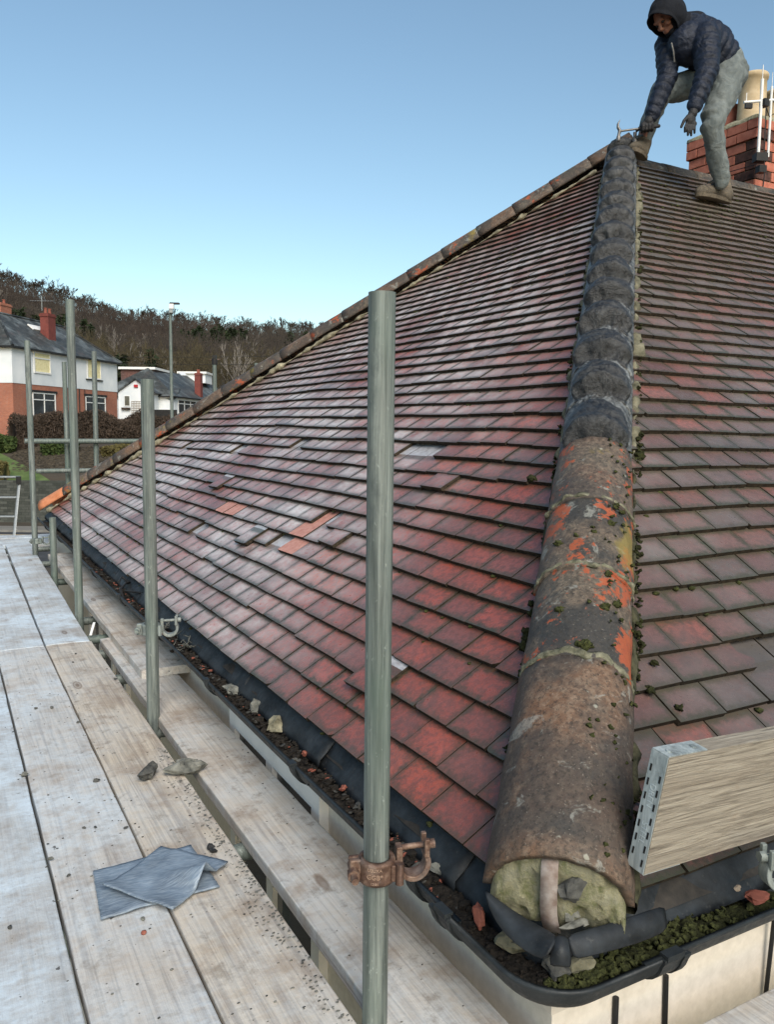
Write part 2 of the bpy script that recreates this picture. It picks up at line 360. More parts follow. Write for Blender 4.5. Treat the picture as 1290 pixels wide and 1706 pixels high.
MT['brick'] = m_brick('orange_brickwork', (.42, .14, .075), (.33, .105, .06), (.27, .2, .16))
MT['stonewall'] = m_brick('dark_stone_walling', (.03, .034, .03), (.085, .09, .08), (.015, .017, .015), .42, .16, tone=0)
MT['brickR'] = simple('red_chimney_brick', (.32, .10, .065), (.50, .19, .13), 16, .8, .6, .006)
MT['brickD'] = simple('sooty_brick', (.03, .02, .018), (.12, .06, .05), 16, .9, .6, .006)
MT['redpaint'] = simple('red_chimney_render', (.13, .04, .034), (.19, .055, .045), 3, .7, .2)
MT['flaunch'] = simple('lichened_flaunching', (.16, .15, .09), (.4, .37, .27), 40, .95, 1, .01)
MT['buff'] = simple('buff_chimney_clay', (.42, .32, .19), (.56, .45, .30), 14, .75, .2, .004)
MT['terra'] = simple('terracotta_chimney_clay', (.2, .065, .045), (.28, .1, .07), 18, .7, .3, .004)
MT['alu'] = simple('aluminium', (.25, .27, .27), (.4, .42, .42), 60, .4, .1, .001, metal=.5)
def m_render():
    q = N('white_wall_render'); n = q.noise(.5, 6, .6); x, y, z = q.sep(q.tc.outputs['Object'])[:3]
    c = q.ramp(n, [(.35, (.6, .64, .66)), (.7, (.78, .8, .8))]); return q.out(c, .9, 0, q.bump(q.noise(20), .2, .01))
MT['rend'] = m_render()
def m_slate():
    q = N('slate_roofing'); br = q.n('ShaderNodeTexBrick'); q.put(br.inputs['Vector'], q.tc.outputs['UV'])
    br.inputs['Color1'].default_value = (.028, .032, .032, 1); br.inputs['Color2'].default_value = (.06, .065, .062, 1); br.inputs['Mortar'].default_value = (.018, .02, .02, 1)
    br.inputs['Scale'].default_value = 1; br.inputs['Mortar Size'].default_value = .014; br.inputs['Brick Width'].default_value = .3; br.inputs['Row Height'].default_value = .22
    c = q.mix(q.ramp(q.noise(.45, 6, .65), [(.5, 0), (.66, .5)]), br.outputs[0], (.26, .30, .31))
    c = q.mix(q.ramp(q.noise(1.4, 5, .6), [(.55, 0), (.75, .5)]), c, (.09, .06, .055))
    return q.out(c, .6, 0, q.bump(br.outputs[1], -.6, .02), .4)
MT['slate'] = m_slate()
def m_terrain():
    q = N('hill_ground'); n = q.noise(.02, 8, .65); n2 = q.noise(.4, 8, .7)
    c = q.ramp(n, [(.35, (.03, .026, .018)), (.55, (.05, .04, .028)), (.75, (.055, .055, .028))]); c = q.mix(q.ramp(n2, [(.4, 0), (.8, .5)]), c, (.085, .065, .045))
    return q.out(c, 1, 0, q.bump(n2, .8, .4))
MT['ground'] = m_terrain()
MT['asph'] = simple('asphalt', (.035, .037, .04), (.065, .067, .07), 3, .8, .3)
MT['pave'] = simple('pavement_slabs', (.14, .135, .125), (.2, .195, .18), 2, .9, .3)
MT['grass'] = simple('lawn_grass', (.05, .085, .025), (.12, .16, .06), 1.2, 1, .8, .05)
MT['earth'] = simple('bare_earth', (.02, .018, .014), (.075, .062, .045), 2.5, 1, .9, .08)
MT['hedge'] = simple('hedge_twig', (.03, .023, .017), (.082, .06, .046), 3, 1)
MT['hedgeg'] = simple('green_hedge_leaf', (.02, .04, .012), (.07, .095, .03), 3, 1)
MT['hedgeb'] = simple('olive_hedge_leaf', (.07, .06, .025), (.15, .13, .05), 3, 1)
MT['twig'] = simple('bare_twig', (.03, .026, .022), (.075, .062, .05), .2, 1)
MT['twigr'] = simple('reddish_twig', (.033, .026, .022), (.068, .054, .044), .2, 1)
MT['twigo'] = simple('olive_twig', (.04, .034, .02), (.08, .066, .038), .2, 1)
MT['twigl'] = simple('silvery_trunk', (.13, .115, .1), (.22, .2, .175), .2, 1)
MT['ever'] = simple('evergreen_leaf', (.01, .018, .009), (.032, .045, .02), .3, 1)
MT['black'] = simple('black_paint', (.012, .012, .013), (.03, .03, .03), 5, .5)
MT['wood'] = simple('grey_timber', (.2, .16, .12), (.34, .28, .22), 12, .9)
MT['redsign'] = simple('red_alarm_box', (.35, .02, .025), (.42, .03, .035), 5, .5)

# ------------------------------------------------------------------ the roof: numbers of the main house
XE, YE, ZE = .93, 1.05, .26                    # eave lines of the two slopes and their height
AP = Vector((4.765, 4.93, 3.27))               # where both hips meet the ridge
YF = 8.80                                      # far eave
XEND = 9.6
P0 = Vector((XE, YE, ZE)); P1 = Vector((XE, YF, ZE))
def frame(p0, u, n):
    u = Vector(u).normalized(); n = Vector(n).normalized(); v = n.cross(u); return Vector(p0), u, v, n
tL = (AP.z-ZE)/(AP.x-XE); tR = (AP.z-ZE)/(AP.y-YE); tB = (AP.z-ZE)/(YF-AP.y)
# left slope: u runs from the far corner to the near one so that u x v = outward normal
FL = frame(P1, (0, -1, 0), (-tL, 0, 1)); FR = frame(P0, (1, 0, 0), (0, -tR, 1)); FB = frame((XEND, YF, ZE), (-1, 0, 0), (0, tB, 1))
def loc(fr, p):
    d = Vector(p)-fr[0]; return d.dot(fr[1]), d.dot(fr[2])
def clip(poly, a, b):
    """keep the part of poly left of a->b"""
    out = []; ax, ay = a; dx, dy = b[0]-a[0], b[1]-a[1]
    f = lambda p: dx*(p[1]-ay)-dy*(p[0]-ax)
    for i in range(len(poly)):
        p, q = poly[i], poly[(i+1)%len(poly)]; fp, fq = f(p), f(q)
        if fp >= 0: out.append(p)
        if (fp >= 0) != (fq >= 0):
            t = fp/(fp-fq); out.append((p[0]+(q[0]-p[0])*t, p[1]+(q[1]-p[1])*t))
    return out
def sag(u, v, sd):
    return .016*noise.noise(Vector((u*.45+sd, v*.6, sd)))+.006*noise.noise(Vector((u*1.7, v*1.4+sd, 2)))
def slope(fr, clips, u0, u1, v1, sd, special, mats, name, parent, gauge=.1, tw=.166):
    o, U, V, Nn = fr; mb = MB(); rnd = random.Random(sd); ncourse = int(v1/gauge)+1
    th = .0165; b_ = .16
    for c in range(ncourse):
        off = (c % 2)*tw/2+rnd.uniform(-.012, .012); k0 = int((u0-off)/tw)-1; k1 = int((u1-off)/tw)+1
        run = 0; drop = 0
        for k in range(k0, k1+1):
            ua = off+k*tw; va = c*gauge
            if rnd.random() < .05: run = rnd.choice([2, 3, 4]); drop = rnd.uniform(-.006, .014)
            dv = drop if run > 0 else 0; run -= 1
            wav = .007*noise.noise(Vector((ua*.8, c*.9, sd)))+.004*noise.noise(Vector((ua*3, c*2.1, sd)))
            dv += wav+rnd.uniform(-.0015, .0015)
            lift = 0; rot = rnd.uniform(-.012, .012); mi = 0; vcut = None; rr = rnd.random(); gg = rnd.random()
            uc, vc = ua+tw/2, va+gauge/2
            sk = False
            for (su, sv, act) in special:
                if abs(uc-su) < tw/2 and abs(vc-sv) < gauge/2:
                    if act == 'gap': sk = True
                    elif act == 'new': mi = 2; rr = 1
                    elif act == 'slip': dv -= .045; lift = .008; rot = .03
                    elif act == 'lift': lift = .012; rot = -.03
                    elif act == 'red': rr = .9; gg = 0
                    elif act == 'broken': vcut = True
            if sk: continue
            g_ = .0022
            poly = [(ua+g_, va+dv), (ua+tw-g_, va+dv+rnd.uniform(-.0025, .0025)), (ua+tw-g_, va+.235+dv), (ua+g_, va+.235+dv)]
            if rnd.random() < .14 and not vcut:
                cl = rnd.uniform(.006, .022); poly = [(poly[0][0]+cl, poly[0][1]+.001), (poly[0][0]+cl*.4, poly[0][1]+cl*.3), (poly[0][0], poly[0][1]+cl*.9)][::-1]+poly[1:] if rnd.random() < .5 else [poly[0], (poly[1][0]-cl, poly[1][1]), (poly[1][0]-cl*.5, poly[1][1]+cl*.35), (poly[1][0], poly[1][1]+cl*.8)]+poly[2:]
            if vcut: poly = [poly[0], (ua+tw*.70, va+dv), (ua+tw*.82, va+dv+.03), (ua+tw*.62, va+dv+.06), (ua+tw*.66, va+dv+.11), (poly[3][0]+tw*.6, va+.235), poly[3]]
            cu, cv = ua+tw/2, va+.1
            poly = [(cu+(x-cu)-(y-cv)*rot, cv+(y-cv)+(x-cu)*rot) for x, y in poly]
            for (A, B) in list(clips)+[((100, v1), (-100, v1))]: poly = clip(poly, A, B) if poly else poly
            if len(poly) < 3: continue
            h0 = .008+lift+rnd.uniform(-.0012, .0012); tu = rnd.uniform(-.012, .012)
            top = []; bot = []; uvs = []
            for (x, y) in poly:
                h = h0-b_*(y-va)+tu*(x-cu)+sag(x, y, sd)
                P = o+U*x+V*y+Nn*h; top.append(P); bot.append(P-Nn*th)
                uvs.append(((x-ua)/tw, (y-va-dv)/gauge))
            n = len(top); col = (rr, gg, rnd.random())
            mb.add(top, [tuple(range(n))], mi, False, [uvs], col)
            vs = top+bot
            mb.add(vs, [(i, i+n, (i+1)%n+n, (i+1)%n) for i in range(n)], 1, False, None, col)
    return mb.build(name, mats, parent)

house = empty('tiled_house', (XE, YE, -5)); tag(house, 'large foreground house with a red clay tiled hipped roof and cream walls', 'house')
hipn, hipa = loc(FL, P0), loc(FL, AP); hipf = loc(FL, P1)
ins = .05
# polygons on each slope, hips inset so that tiles stop under the hip tiles
clL = [((hipf[0]+ins, 0), (hipf[0]+hipa[0]-hipf[0]+ins, hipa[1]))]
clL = [((hipa[0]+ins, hipa[1]), (hipf[0]+ins, hipf[1])), ((hipn[0]-ins, hipn[1]), (hipa[0]-ins, hipa[1]))]
spL = []
def L(y, v, act): spL.append((YF-y, v, act))
for (y, v, a) in [(3.15, 1.25, 'gap'), (3.3, 1.25, 'gap'), (4.5, 1.25, 'gap'), (6.9, 1.15, 'gap'), (3.36, .75, 'gap'), (3.4, .65, 'new'), (3.28, .55, 'new'),
                  (3.55, .55, 'gap'), (4.46, .65, 'new'), (4.6, .65, 'new'), (3.9, .55, 'slip'), (4.6, .45, 'gap'), (5.5, 1.15, 'gap'), (6.4, .65, 'gap'), (2.5, .35, 'red'), (2.1, .25, 'slip'),
                  (2.0, .85, 'red'), (1.8, .55, 'red'), (3.0, .65, 'lift'), (5.1, .85, 'slip'), (2.75, 1.05, 'lift')]: L(y, v, a)
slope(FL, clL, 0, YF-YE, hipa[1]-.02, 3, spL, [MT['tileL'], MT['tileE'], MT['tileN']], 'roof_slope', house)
ra, rn = loc(FR, AP), loc(FR, P0)
clR = [((ra[0]+ins, ra[1]), (rn[0]+ins, rn[1]))]
spR = [(1.854-XE, .45, 'broken'), (2.02-XE, .45, 'gap'), (1.72-XE, .55, 'red'), (1.5-XE, .95, 'red'), (3.6-XE, 2.5, 'red'), (2.6-XE, 1.05, 'red')]
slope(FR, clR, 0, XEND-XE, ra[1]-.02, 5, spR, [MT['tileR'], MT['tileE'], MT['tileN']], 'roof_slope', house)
ba, bf = loc(FB, AP), loc(FB, P1)
slope(FB, [((bf[0]-ins, bf[1]), (ba[0]-ins, ba[1]))], 0, XEND-XE, ba[1]-.02, 9, [], [MT['tileR'], MT['tileE'], MT['tileN']], 'roof_slope', house)
mb = MB(); dz = Vector((0, 0, -.062)); RE = Vector((XEND, AP.y, AP.z))
mb.add([P0+dz, AP+dz, P1+dz], [(0, 1, 2)]); mb.add([P0+dz, Vector((XEND, YE, ZE))+dz, RE+dz, AP+dz], [(0, 1, 2, 3)])
mb.add([P1+dz, AP+dz, RE+dz, Vector((XEND, YF, ZE))+dz], [(0, 1, 2, 3)]); mb.build('roof_underlay', MT['under'], house)
# walls
WX, WY = .968, 1.093
mb = MB(); mb.box((WX, WY, -5.2), (XEND-.2, YF-.05, .06))
mb.add([(XEND-.2, WY, .02), (XEND-.2, YF-.05, .02), (XEND-.2, AP.y, AP.z-.12)], [(0, 1, 2)])
mb.build('wall', MT['cream'], house)
mb = MB(); mb.box((.953, 1.078, .05), (WX, YF, .165)); mb.box((WX, 1.078, .05), (XEND, WY, .175)); mb.build('fascia', MT['creamb'], house)
def wall_window(y0, y1, z0, z1, n):
    w_ = MB(); x = WX
    w_.box((x-.03, y0, z0), (x+.02, y0+.06, z1)); w_.box((x-.03, y1-.06, z0), (x+.02, y1, z1)); w_.box((x-.03, y0+.06, z1-.06), (x+.02, y1-.06, z1)); w_.box((x-.03, y0+.06, z0), (x+.02, y1-.06, z0+.06))
    for i in range(1, n): yy = y0+(y1-y0)*i/n; w_.box((x-.028, yy-.03, z0+.06), (x+.02, yy+.03, z1-.06))
    o = w_.build('window', MT['white'], house)
    MB().box((x-.01, y0+.06, z0+.06), (x-.004, y1-.06, z1-.06)).build('pane', MT['glass'], o)
wall_window(2.1, 2.95, -1.3, .05, 2); wall_window(5.0, 6.4, -1.3, .0, 3)
mb = MB()
for (x, r, dx) in ((1.27, .0055, .0), (1.13, .006, 0), (1.585, .005, 0)):
    pts = [(x+dx*k+.006*math.sin(k*2.1+x*9), WY-.006, .02-.3*k) for k in range(12)]
    if x > 1.5: pts[0] = (x, 1.07, .13)
    mb.tube(pts, r, 8)
mb.build('cable', MT['black'], house)

# hip tiles
def hipframe(a, b):
    d = (b-a).normalized(); s = Vector((d.y, -d.x, 0)).normalized(); n = s.cross(d).normalized()
    if n.z < 0: n = -n
    return a, d, s, n
HN = hipframe(P0, AP); HF = hipframe(P1, AP)
def arch(hf, s0, s1, r0, r1, th, mats, name, lift=0, ns=8, nth=28, span=1.0, disp=None, drop=.0, rough=.0015, seed=0, dab=None):
    a, d, sd, n = hf; mb = MB(); full = math.pi*span; vs = []; dv = []
    for lay, dr in ((0, 0), (1, -th)):
        for i in range(ns+1):
            t = i/ns; s = s0+(s1-s0)*t; r = r0+(r1-r0)*t
            for k in range(nth+1):
                q = -full/2+full*k/nth
                rr = r+dr
                if lay and dab: dv.append(0)
                if lay == 0:
                    if disp: rr += disp(t, q, s)
                    rr += rough*noise.noise(Vector((s*9, q*3, seed)))
                    if i == 0 or i == ns: rr += .002*noise.noise(Vector((q*7, seed, s)))
                ds = .004*noise.noise(Vector((q*5, seed+4, i*3.))) if i in (0, ns) else 0
                if dab and lay == 0: dv.append(dab(t, q))
                elif False: pass
                vs.append(a+d*(s+ds)+n*(lift+rr*math.cos(q)*.92-drop)+sd*(rr*math.sin(q)))
    m = nth+1; K = (ns+1)*m; fs = []
    for i in range(ns):
        for k in range(nth):
            fs.append((i*m+k, i*m+k+1, (i+1)*m+k+1, (i+1)*m+k)); fs.append((K+i*m+k, K+(i+1)*m+k, K+(i+1)*m+k+1, K+i*m+k+1))
    for k in range(nth): fs.append((k, K+k, K+k+1, k+1)); fs.append((ns*m+k, ns*m+k+1, K+ns*m+k+1, K+ns*m+k))
    for i in range(ns): fs.append((i*m, (i+1)*m, K+(i+1)*m, K+i*m)); fs.append((i*m+nth, K+i*m+nth, K+(i+1)*m+nth, (i+1)*m+nth))
    mb.add(vs, fs, 0, True); o = mb.build(name, mats, house)
    if dab: A_ = o.data.attributes.new('dab', 'FLOAT', 'POINT'); A_.data.foreach_set('value', dv)
    return o
NEAR = [(.065, .575, 'hipA', .135, 'brown bottom hip tile with grey streak'), (.565, .90, 'hipB', .128, 'hip tile spotted with orange lichen'), (.89, 1.215, 'hipB', .127, 'hip tile half blackened with orange patches'), (1.205, 1.56, 'hipC', .125, 'dull upper hip tile with a red patch')]
SH = -.02
for i, (a, b, m, r, lb) in enumerate(NEAR):
    o = arch(HN, a+SH, b+SH, r, r-.006, .016, MT[m], 'hip_tile', lift=.006+.002*i, ns=14, nth=40, seed=i, rough=.004); o['label'] = lb
def rough_arc(hf, s, r, wid, hgt, mat, name, lift=.0, seed=0, q0=-1.5, q1=1.5):
    a, d, sd, n = hf; mb = MB(); N_ = 60; M_ = 8; vs = []
    for i in range(N_+1):
        q = q0+(q1-q0)*i/N_
        for k in range(M_):
            t = 2*math.pi*k/M_; f = 1+.7*noise.noise(Vector((q*5, k*1.3, seed)))
            e = .15+1.0*abs(noise.noise(Vector((q*2.9, seed, 1))))*2+.5*noise.noise(Vector((q*11, seed, 4)))
            rr = r-.0005+hgt*e*math.cos(t)*f; ss = s+wid*math.sin(t)*f+.012*noise.noise(Vector((q*3, seed, 9)))
            vs.append(a+d*ss+n*(lift+rr*math.cos(q)*.92)+sd*rr*math.sin(q))
    fs = [(i*M_+k, i*M_+(k+1)%M_, (i+1)*M_+(k+1)%M_, (i+1)*M_+k) for i in range(N_) for k in range(M_)]
    mb.add(vs, fs, 0, True); return mb.build(name, mat, house)
for i, s in enumerate((.575, .90, 1.215)): rough_arc(HN, s+SH, .128, .0075+.003*(i == 0), .010, MT['joint'], 'joint_mortar', .008, i)
def bit_disp(sd):
    def f(t, q, s):
        w_ = .95+.25*noise.noise(Vector((sd*3, 1, 1))); qq = q-.12*noise.noise(Vector((sd, 5, 1)))
        e2 = ((t-.22)/.62)**2+(qq/w_)**2
        cut = min(1, max(0, (t-.14-.07*noise.noise(Vector((q*3, sd, 0))))/.05))
        m = .062*max(0, 1-e2)**.6*cut
        cav = -.040*math.exp(-((t-.12)/.055)**2-(qq/.5)**2)
        wr = .005*math.sin(t*30+q*q*7+sd)*max(0, 1-e2)
        side = max(.25, 1-abs(q)/1.3)
        return m+cav+wr+side*(.012*noise.noise(Vector((s*14, q*2.4, sd)))+.007*noise.noise(Vector((s*45, q*8, sd))))
    return f
def bit_dab(sd):
    def f(t, q):
        w_ = .95+.25*noise.noise(Vector((sd*3, 1, 1))); qq = q-.12*noise.noise(Vector((sd, 5, 1))); e2 = ((t-.22)/.62)**2+(qq/w_)**2+.25*noise.noise(Vector((t*4, q*2.5, sd)))
        return max(0, min(1, 1.2-e2))
    return f
ss = [1.5, 1.86, 2.16, 2.47, 2.78, 3.06, 3.36, 3.68, 3.98, 4.3, 4.62, 4.94, 5.25, 5.58, 5.92, 6.12]
for i in range(len(ss)-1):
    o = arch(HN, ss[i], ss[i+1]+.01, .119, .115, .02, MT['bit'], 'hip_tile', ns=34, nth=48, disp=bit_disp(i*1.7), seed=20+i, dab=bit_dab(i*1.7))
    o['label'] = 'hip tile coated in cracked black bitumen'
# far hip: brown tiles and one new one at the foot
s = .0; i = 0
while s < 6.1:
    o = arch(HF, s, s+.345, .125, .118, .014, MT['hipN' if i == 0 else ('hipC' if i % 3 else 'hipA')], 'hip_tile', lift=.004, ns=5, nth=20, seed=60+i)
    if i == 0: o['label'] = 'bright new terracotta hip tile at the foot of the far hip'
    s += .333; i += 1
# ridge tiles
HRg = (AP.copy(), Vector((1, 0, 0)), Vector((0, -1, 0)), Vector((0, 0, 1)))
s = .08
while s < XEND-AP.x-.3:
    arch(HRg, s, s+.345, .110, .105, .015, MT['ridge'], 'ridge_tile', lift=-.105, ns=4, nth=18, seed=90+s); s += .333
# bedding mortar beside the hips, lumpy and mossy
def bedding(hf, side, s0, s1, mat, name, off=.128, w_=.016, h_=.024, seed=0, step=.02, base=.0):
    a, d, sd, n = hf; mb = MB(); N_ = int((s1-s0)/step); M_ = 8; vs = []
    slope_n = .62
    for i in range(N_+1):
        s = s0+(s1-s0)*i/N_
        g = max(.05, .1+1.7*abs(noise.noise(Vector((s*3.6, seed, 0))))+.9*noise.noise(Vector((s*13, seed, 3))))
        for k in range(M_):
            t = 2*math.pi*k/M_; f = 1+.6*noise.noise(Vector((s*26, k*1.7, seed)))
            x = off+w_*math.cos(t)*f*g*1.2; z = -.062+base+h_*math.sin(t)*f*g
            vs.append(a+d*s+sd*(side*x)+n*z)
    fs = [(i*M_+k, i*M_+(k+1)%M_, (i+1)*M_+(k+1)%M_, (i+1)*M_+k) for i in range(N_) for k in range(M_)]
    mb.add(vs, fs, 0, True); return mb.build(name, mat, house)
bedding(HN, 1, .08, 1.6, MT['darkbed'], 'bedding_mortar', seed=1, base=.004, h_=.03, step=.012); bedding(HN, -1, .08, 1.6, MT['darkbed'], 'bedding_mortar', off=.128, w_=.010, h_=.02, seed=2, base=.004, step=.012)
bedding(HN, 1, 1.6, 6.0, MT['mortarg'], 'bedding_mortar', seed=5, base=.004, w_=.024, h_=.032, off=.125); bedding(HN, -1, 1.6, 6.0, MT['mortarg'], 'bedding_mortar', off=.125, w_=.018, h_=.026, seed=6, base=.004)
bedding(HF, 1, .1, 6.0, MT['mortar'], 'bedding_mortar', off=.125, w_=.03, h_=.03, seed=3, base=.02); bedding(HF, -1, .1, 6.0, MT['mortar'], 'bedding_mortar', off=.125, w_=.03, h_=.03, seed=4, base=.02)
# mortar stopping the open end of the bottom hip tile, two stones in it, and the hip strap
a, d, sd, n = HN; mb = MB(); vs = [a+d*.03-n*.03]
NN = 40
for i in range(NN+1):
    q = -1.5+3*i/NN; vs.append(a+d*(.012+.006*noise.noise(Vector((q*3, 0, 0))))+n*(.113*math.cos(q)*.92)+sd*.118*math.sin(q))
rows = 8; V = []
for j in range(rows+1):
    t = j/rows
    for i in range(NN+1):
        q = -1.5+3*i/NN; top = a+d*.055+n*(.118*math.cos(q)*.92)+sd*.121*math.sin(q)
        botp = a+d*.055+n*(.118*math.cos(q)*.92*-.28-.004)+sd*.121*math.sin(q)
        P = top.lerp(botp, t)+d*(-.045*math.sin(t*math.pi*.6)+.016*noise.noise(Vector((q*4, t*6, 1)))+.008*noise.noise(Vector((q*16, t*18, 1))))
        V.append(P)
mb.add(V, [(j*(NN+1)+i, j*(NN+1)+i+1, (j+1)*(NN+1)+i+1, (j+1)*(NN+1)+i) for j in range(rows) for i in range(NN)], 0, True)
def m_end():
    q = N('algae_stained_mortar'); n1 = q.noise(14, 7, .65); n2 = q.noise(60, 6, .7); n3 = q.noise(26, 5, .6)
    c = q.ramp(n1, [(.35, (.08, .078, .045)), (.55, (.21, .2, .125)), (.72, (.17, .168, .125))])
    c = q.mix(q.ramp(n3, [(.5, 0), (.66, .8)]), c, (.07, .085, .02)); c = q.mix(q.ramp(n2, [(.6, 0), (.8, .5)]), c, (.5, .48, .38))
    return q.out(c, .9, 0, q.bump(q.ma('ADD', n1, n2), .8, .008))
MT['endm'] = m_end(); mb.build('end_mortar', MT['endm'], house)
def rock(c, r, mat, name, parent=None, seed=0, n=14, rot=0, jit=.35):
    mb = MB(); mb.ball((0, 0, 0), r, n, 0, jit, seed); ca, sa = math.cos(rot), math.sin(rot); c = Vector(c)
    # facet it: push vertices onto a few random planes
    rd = random.Random(seed); pl = [(Vector((rd.gauss(0, 1), rd.gauss(0, 1), rd.gauss(0, 1))).normalized(), rd.uniform(.55, .85)) for _ in range(9)]
    R3 = Vector(r) if hasattr(r, '__len__') else Vector((r, r, r)); out = []
    for v in mb.v:
        q = Vector((v[0]/R3.x, v[1]/R3.y, v[2]/R3.z))
        for nrm, dd in pl:
            e = q.dot(nrm)-dd
            if e > 0: q -= nrm*e*.92
        q += Vector((noise.noise(q*4+Vector((seed, 0, 0))), noise.noise(q*4+Vector((0, seed, 0))), noise.noise(q*4+Vector((0, 0, seed)))))*.07
        q = Vector((q.x*R3.x, q.y*R3.y, q.z*R3.z)); out.append((c.x+q.x*ca-q.y*sa, c.y+q.x*sa+q.y*ca, c.z+q.z))
    mb.v = out; mb.sm = [False]*len(mb.sm); return mb.build(name, mat, parent)
rock(a+d*.035+sd*.035+n*.055, (.036, .02, .028), MT['stoned'], 'bedded_stone', house, 3)
rock(a+d*.02+sd*.025+n*.005, (.022, .015, .018), MT['stone'], 'bedded_stone', house, 5)
o = rock(a+d*.03+sd*.06-n*.022, (.060, .016, .011), MT['stone'], 'bedded_stone', house, 8, rot=.15)
mb = MB(); P = [a+d*.07+n*.106-sd*.012, a+d*.04+n*.102-sd*.012, a+d*.022+n*.07-sd*.012, a+d*.006+n*.03-sd*.012, a+d*.0+n*.004-sd*.010, a-d*.006-n*.022-sd*.004]
vs = []
for i, p in enumerate(P): vs += [p-sd*.015-d*.004, p+sd*.015-d*.004]
mb.add(vs, [(2*i, 2*i+2, 2*i+3, 2*i+1) for i in range(len(P)-1)], 0, True); MT['strap'] = simple('worn_strap_steel', (.13, .085, .065), (.32, .29, .27), 30, .6, .4, .002); st = mb.build('hip_strap', MT['strap'], house)
sm_ = st.modifiers.new('s', 'SOLIDIFY'); sm_.thickness = .003
def flap(pts, name, sd_):
    # small sheet of felt through a grid of points
    r_, c_ = len(pts), len(pts[0]); o = MB().add([p for row in pts for p in row], [(i*c_+j, i*c_+j+1, (i+1)*c_+j+1, (i+1)*c_+j) for i in range(r_-1) for j in range(c_-1)], 0, True).build(name, MT['felt'], house)
    q = o.modifiers.new('s', 'SOLIDIFY'); q.thickness = .003; q = o.modifiers.new('u', 'SUBSURF'); q.levels = q.render_levels = 1
flap([[at(806, 1478, 1.50), at(850, 1516, 1.47), at(905, 1545, 1.42), at(932, 1560, 1.385)], [at(805, 1486, 1.48), at(844, 1526, 1.45), at(894, 1556, 1.40), at(927, 1572, 1.365)], [at(812, 1502, 1.475), at(840, 1541, 1.44), at(884, 1572, 1.392), at(919, 1588, 1.35)], [at(820, 1520, 1.48), at(840, 1556, 1.44), at(876, 1586, 1.395), at(910, 1602, 1.355)]], 'eave_felt', 1)
flap([[at(940, 1558, 1.40), at(990, 1545, 1.42), at(1050, 1528, 1.45), at(1110, 1505, 1.49)], [at(943, 1570, 1.385), at(993, 1557, 1.405), at(1053, 1540, 1.435), at(1111, 1518, 1.475)], [at(949, 1586, 1.38), at(998, 1574, 1.398), at(1058, 1557, 1.425), at(1113, 1535, 1.465)], [at(953, 1600, 1.38), at(1001, 1588, 1.40), at(1062, 1572, 1.43), at(1115, 1550, 1.47)]], 'eave_felt', 2)
flap([[at(922, 1558, 1.39), at(936, 1556, 1.38), at(948, 1560, 1.385)], [at(918, 1585, 1.36), at(933, 1580, 1.345), at(950, 1588, 1.355)], [at(914, 1612, 1.37), at(932, 1608, 1.35), at(956, 1616, 1.365)]], 'eave_felt', 3)
# moss cushions
def cushions(name, mat, pts, parent, kind='stuff'):
    mb = MB()
    for i, (p, r) in enumerate(pts):
        n_ = 10 if r < .006 else 22
        s0_ = len(mb.v); mb.ball(p, (r, r, r*.7), n_, 0, .3, i)
    mb.v = [tuple(Vector(v)+Vector((noise.noise(Vector(v)*130), noise.noise(Vector(v)*130+Vector((5, 5, 5))), noise.noise(Vector(v)*130+Vector((9, 2, 5)))))*.006) for v in mb.v]
    o = mb.build(name, mat, parent); o['kind'] = kind; return o
rd = random.Random(11); P = []
for _ in range(90):
    s = rd.uniform(.05, 1.55); q = rd.gauss(.75, .28); q = min(q, 1.4)
    P.append((HN[0]+HN[1]*s+HN[3]*(.136*math.cos(q)*.92+.004)+HN[2]*.134*math.sin(q), rd.uniform(.0025, .006)))
for s, q, r in [(.70, -.35, .012), (.73, .45, .011), (.76, .7, .009), (.98, -.55, .012), (1.0, -.2, .008), (1.02, .15, .008), (1.04, .12, .007), (1.08, .5, .01), (1.18, .6, .008), (.58, .12, .018), (.86, .5, .009)]:
    P.append((HN[0]+HN[1]*s+HN[3]*(.134*math.cos(q)*.92)+HN[2]*.132*math.sin(q), r))
cushions('moss', MT['moss'], P, house)
P = []
def onR(u, v, h=.004): return FR[0]+FR[1]*u+FR[2]*v+FR[3]*h
def onLs(y, v, h=.004): return FL[0]+FL[1]*(YF-y)+FL[2]*v+FL[3]*h
for _ in range(520):
    s = rd.betavariate(1, 1.6)*5.8+.1; side = rd.choice([1, 1, 1, -1]); k_ = noise.noise(Vector((s*3.1, side*4, 0)))
    if k_ < -.05: continue
    o_ = .134+rd.uniform(0, .016)*(1 if side > 0 else .4); P.append((HN[0]+HN[1]*s+HN[2]*side*o_-HN[3]*(.048+rd.uniform(0, .02)), rd.uniform(.004, .006+.012*max(0, k_)*2)))
for (u, v, r) in [(.50, .63, .022), (.56, .52, .016), (.62, .60, .013), (.55, .40, .012), (.6, .34, .010), (.64, .88, .011), (.78, 1.0, .012), (.72, .96, .009), (.66, 1.17, .013), (.62, .47, .009)]: P.append((onR(u, v), r))
cushions('moss', MT['mossd'], P, house)
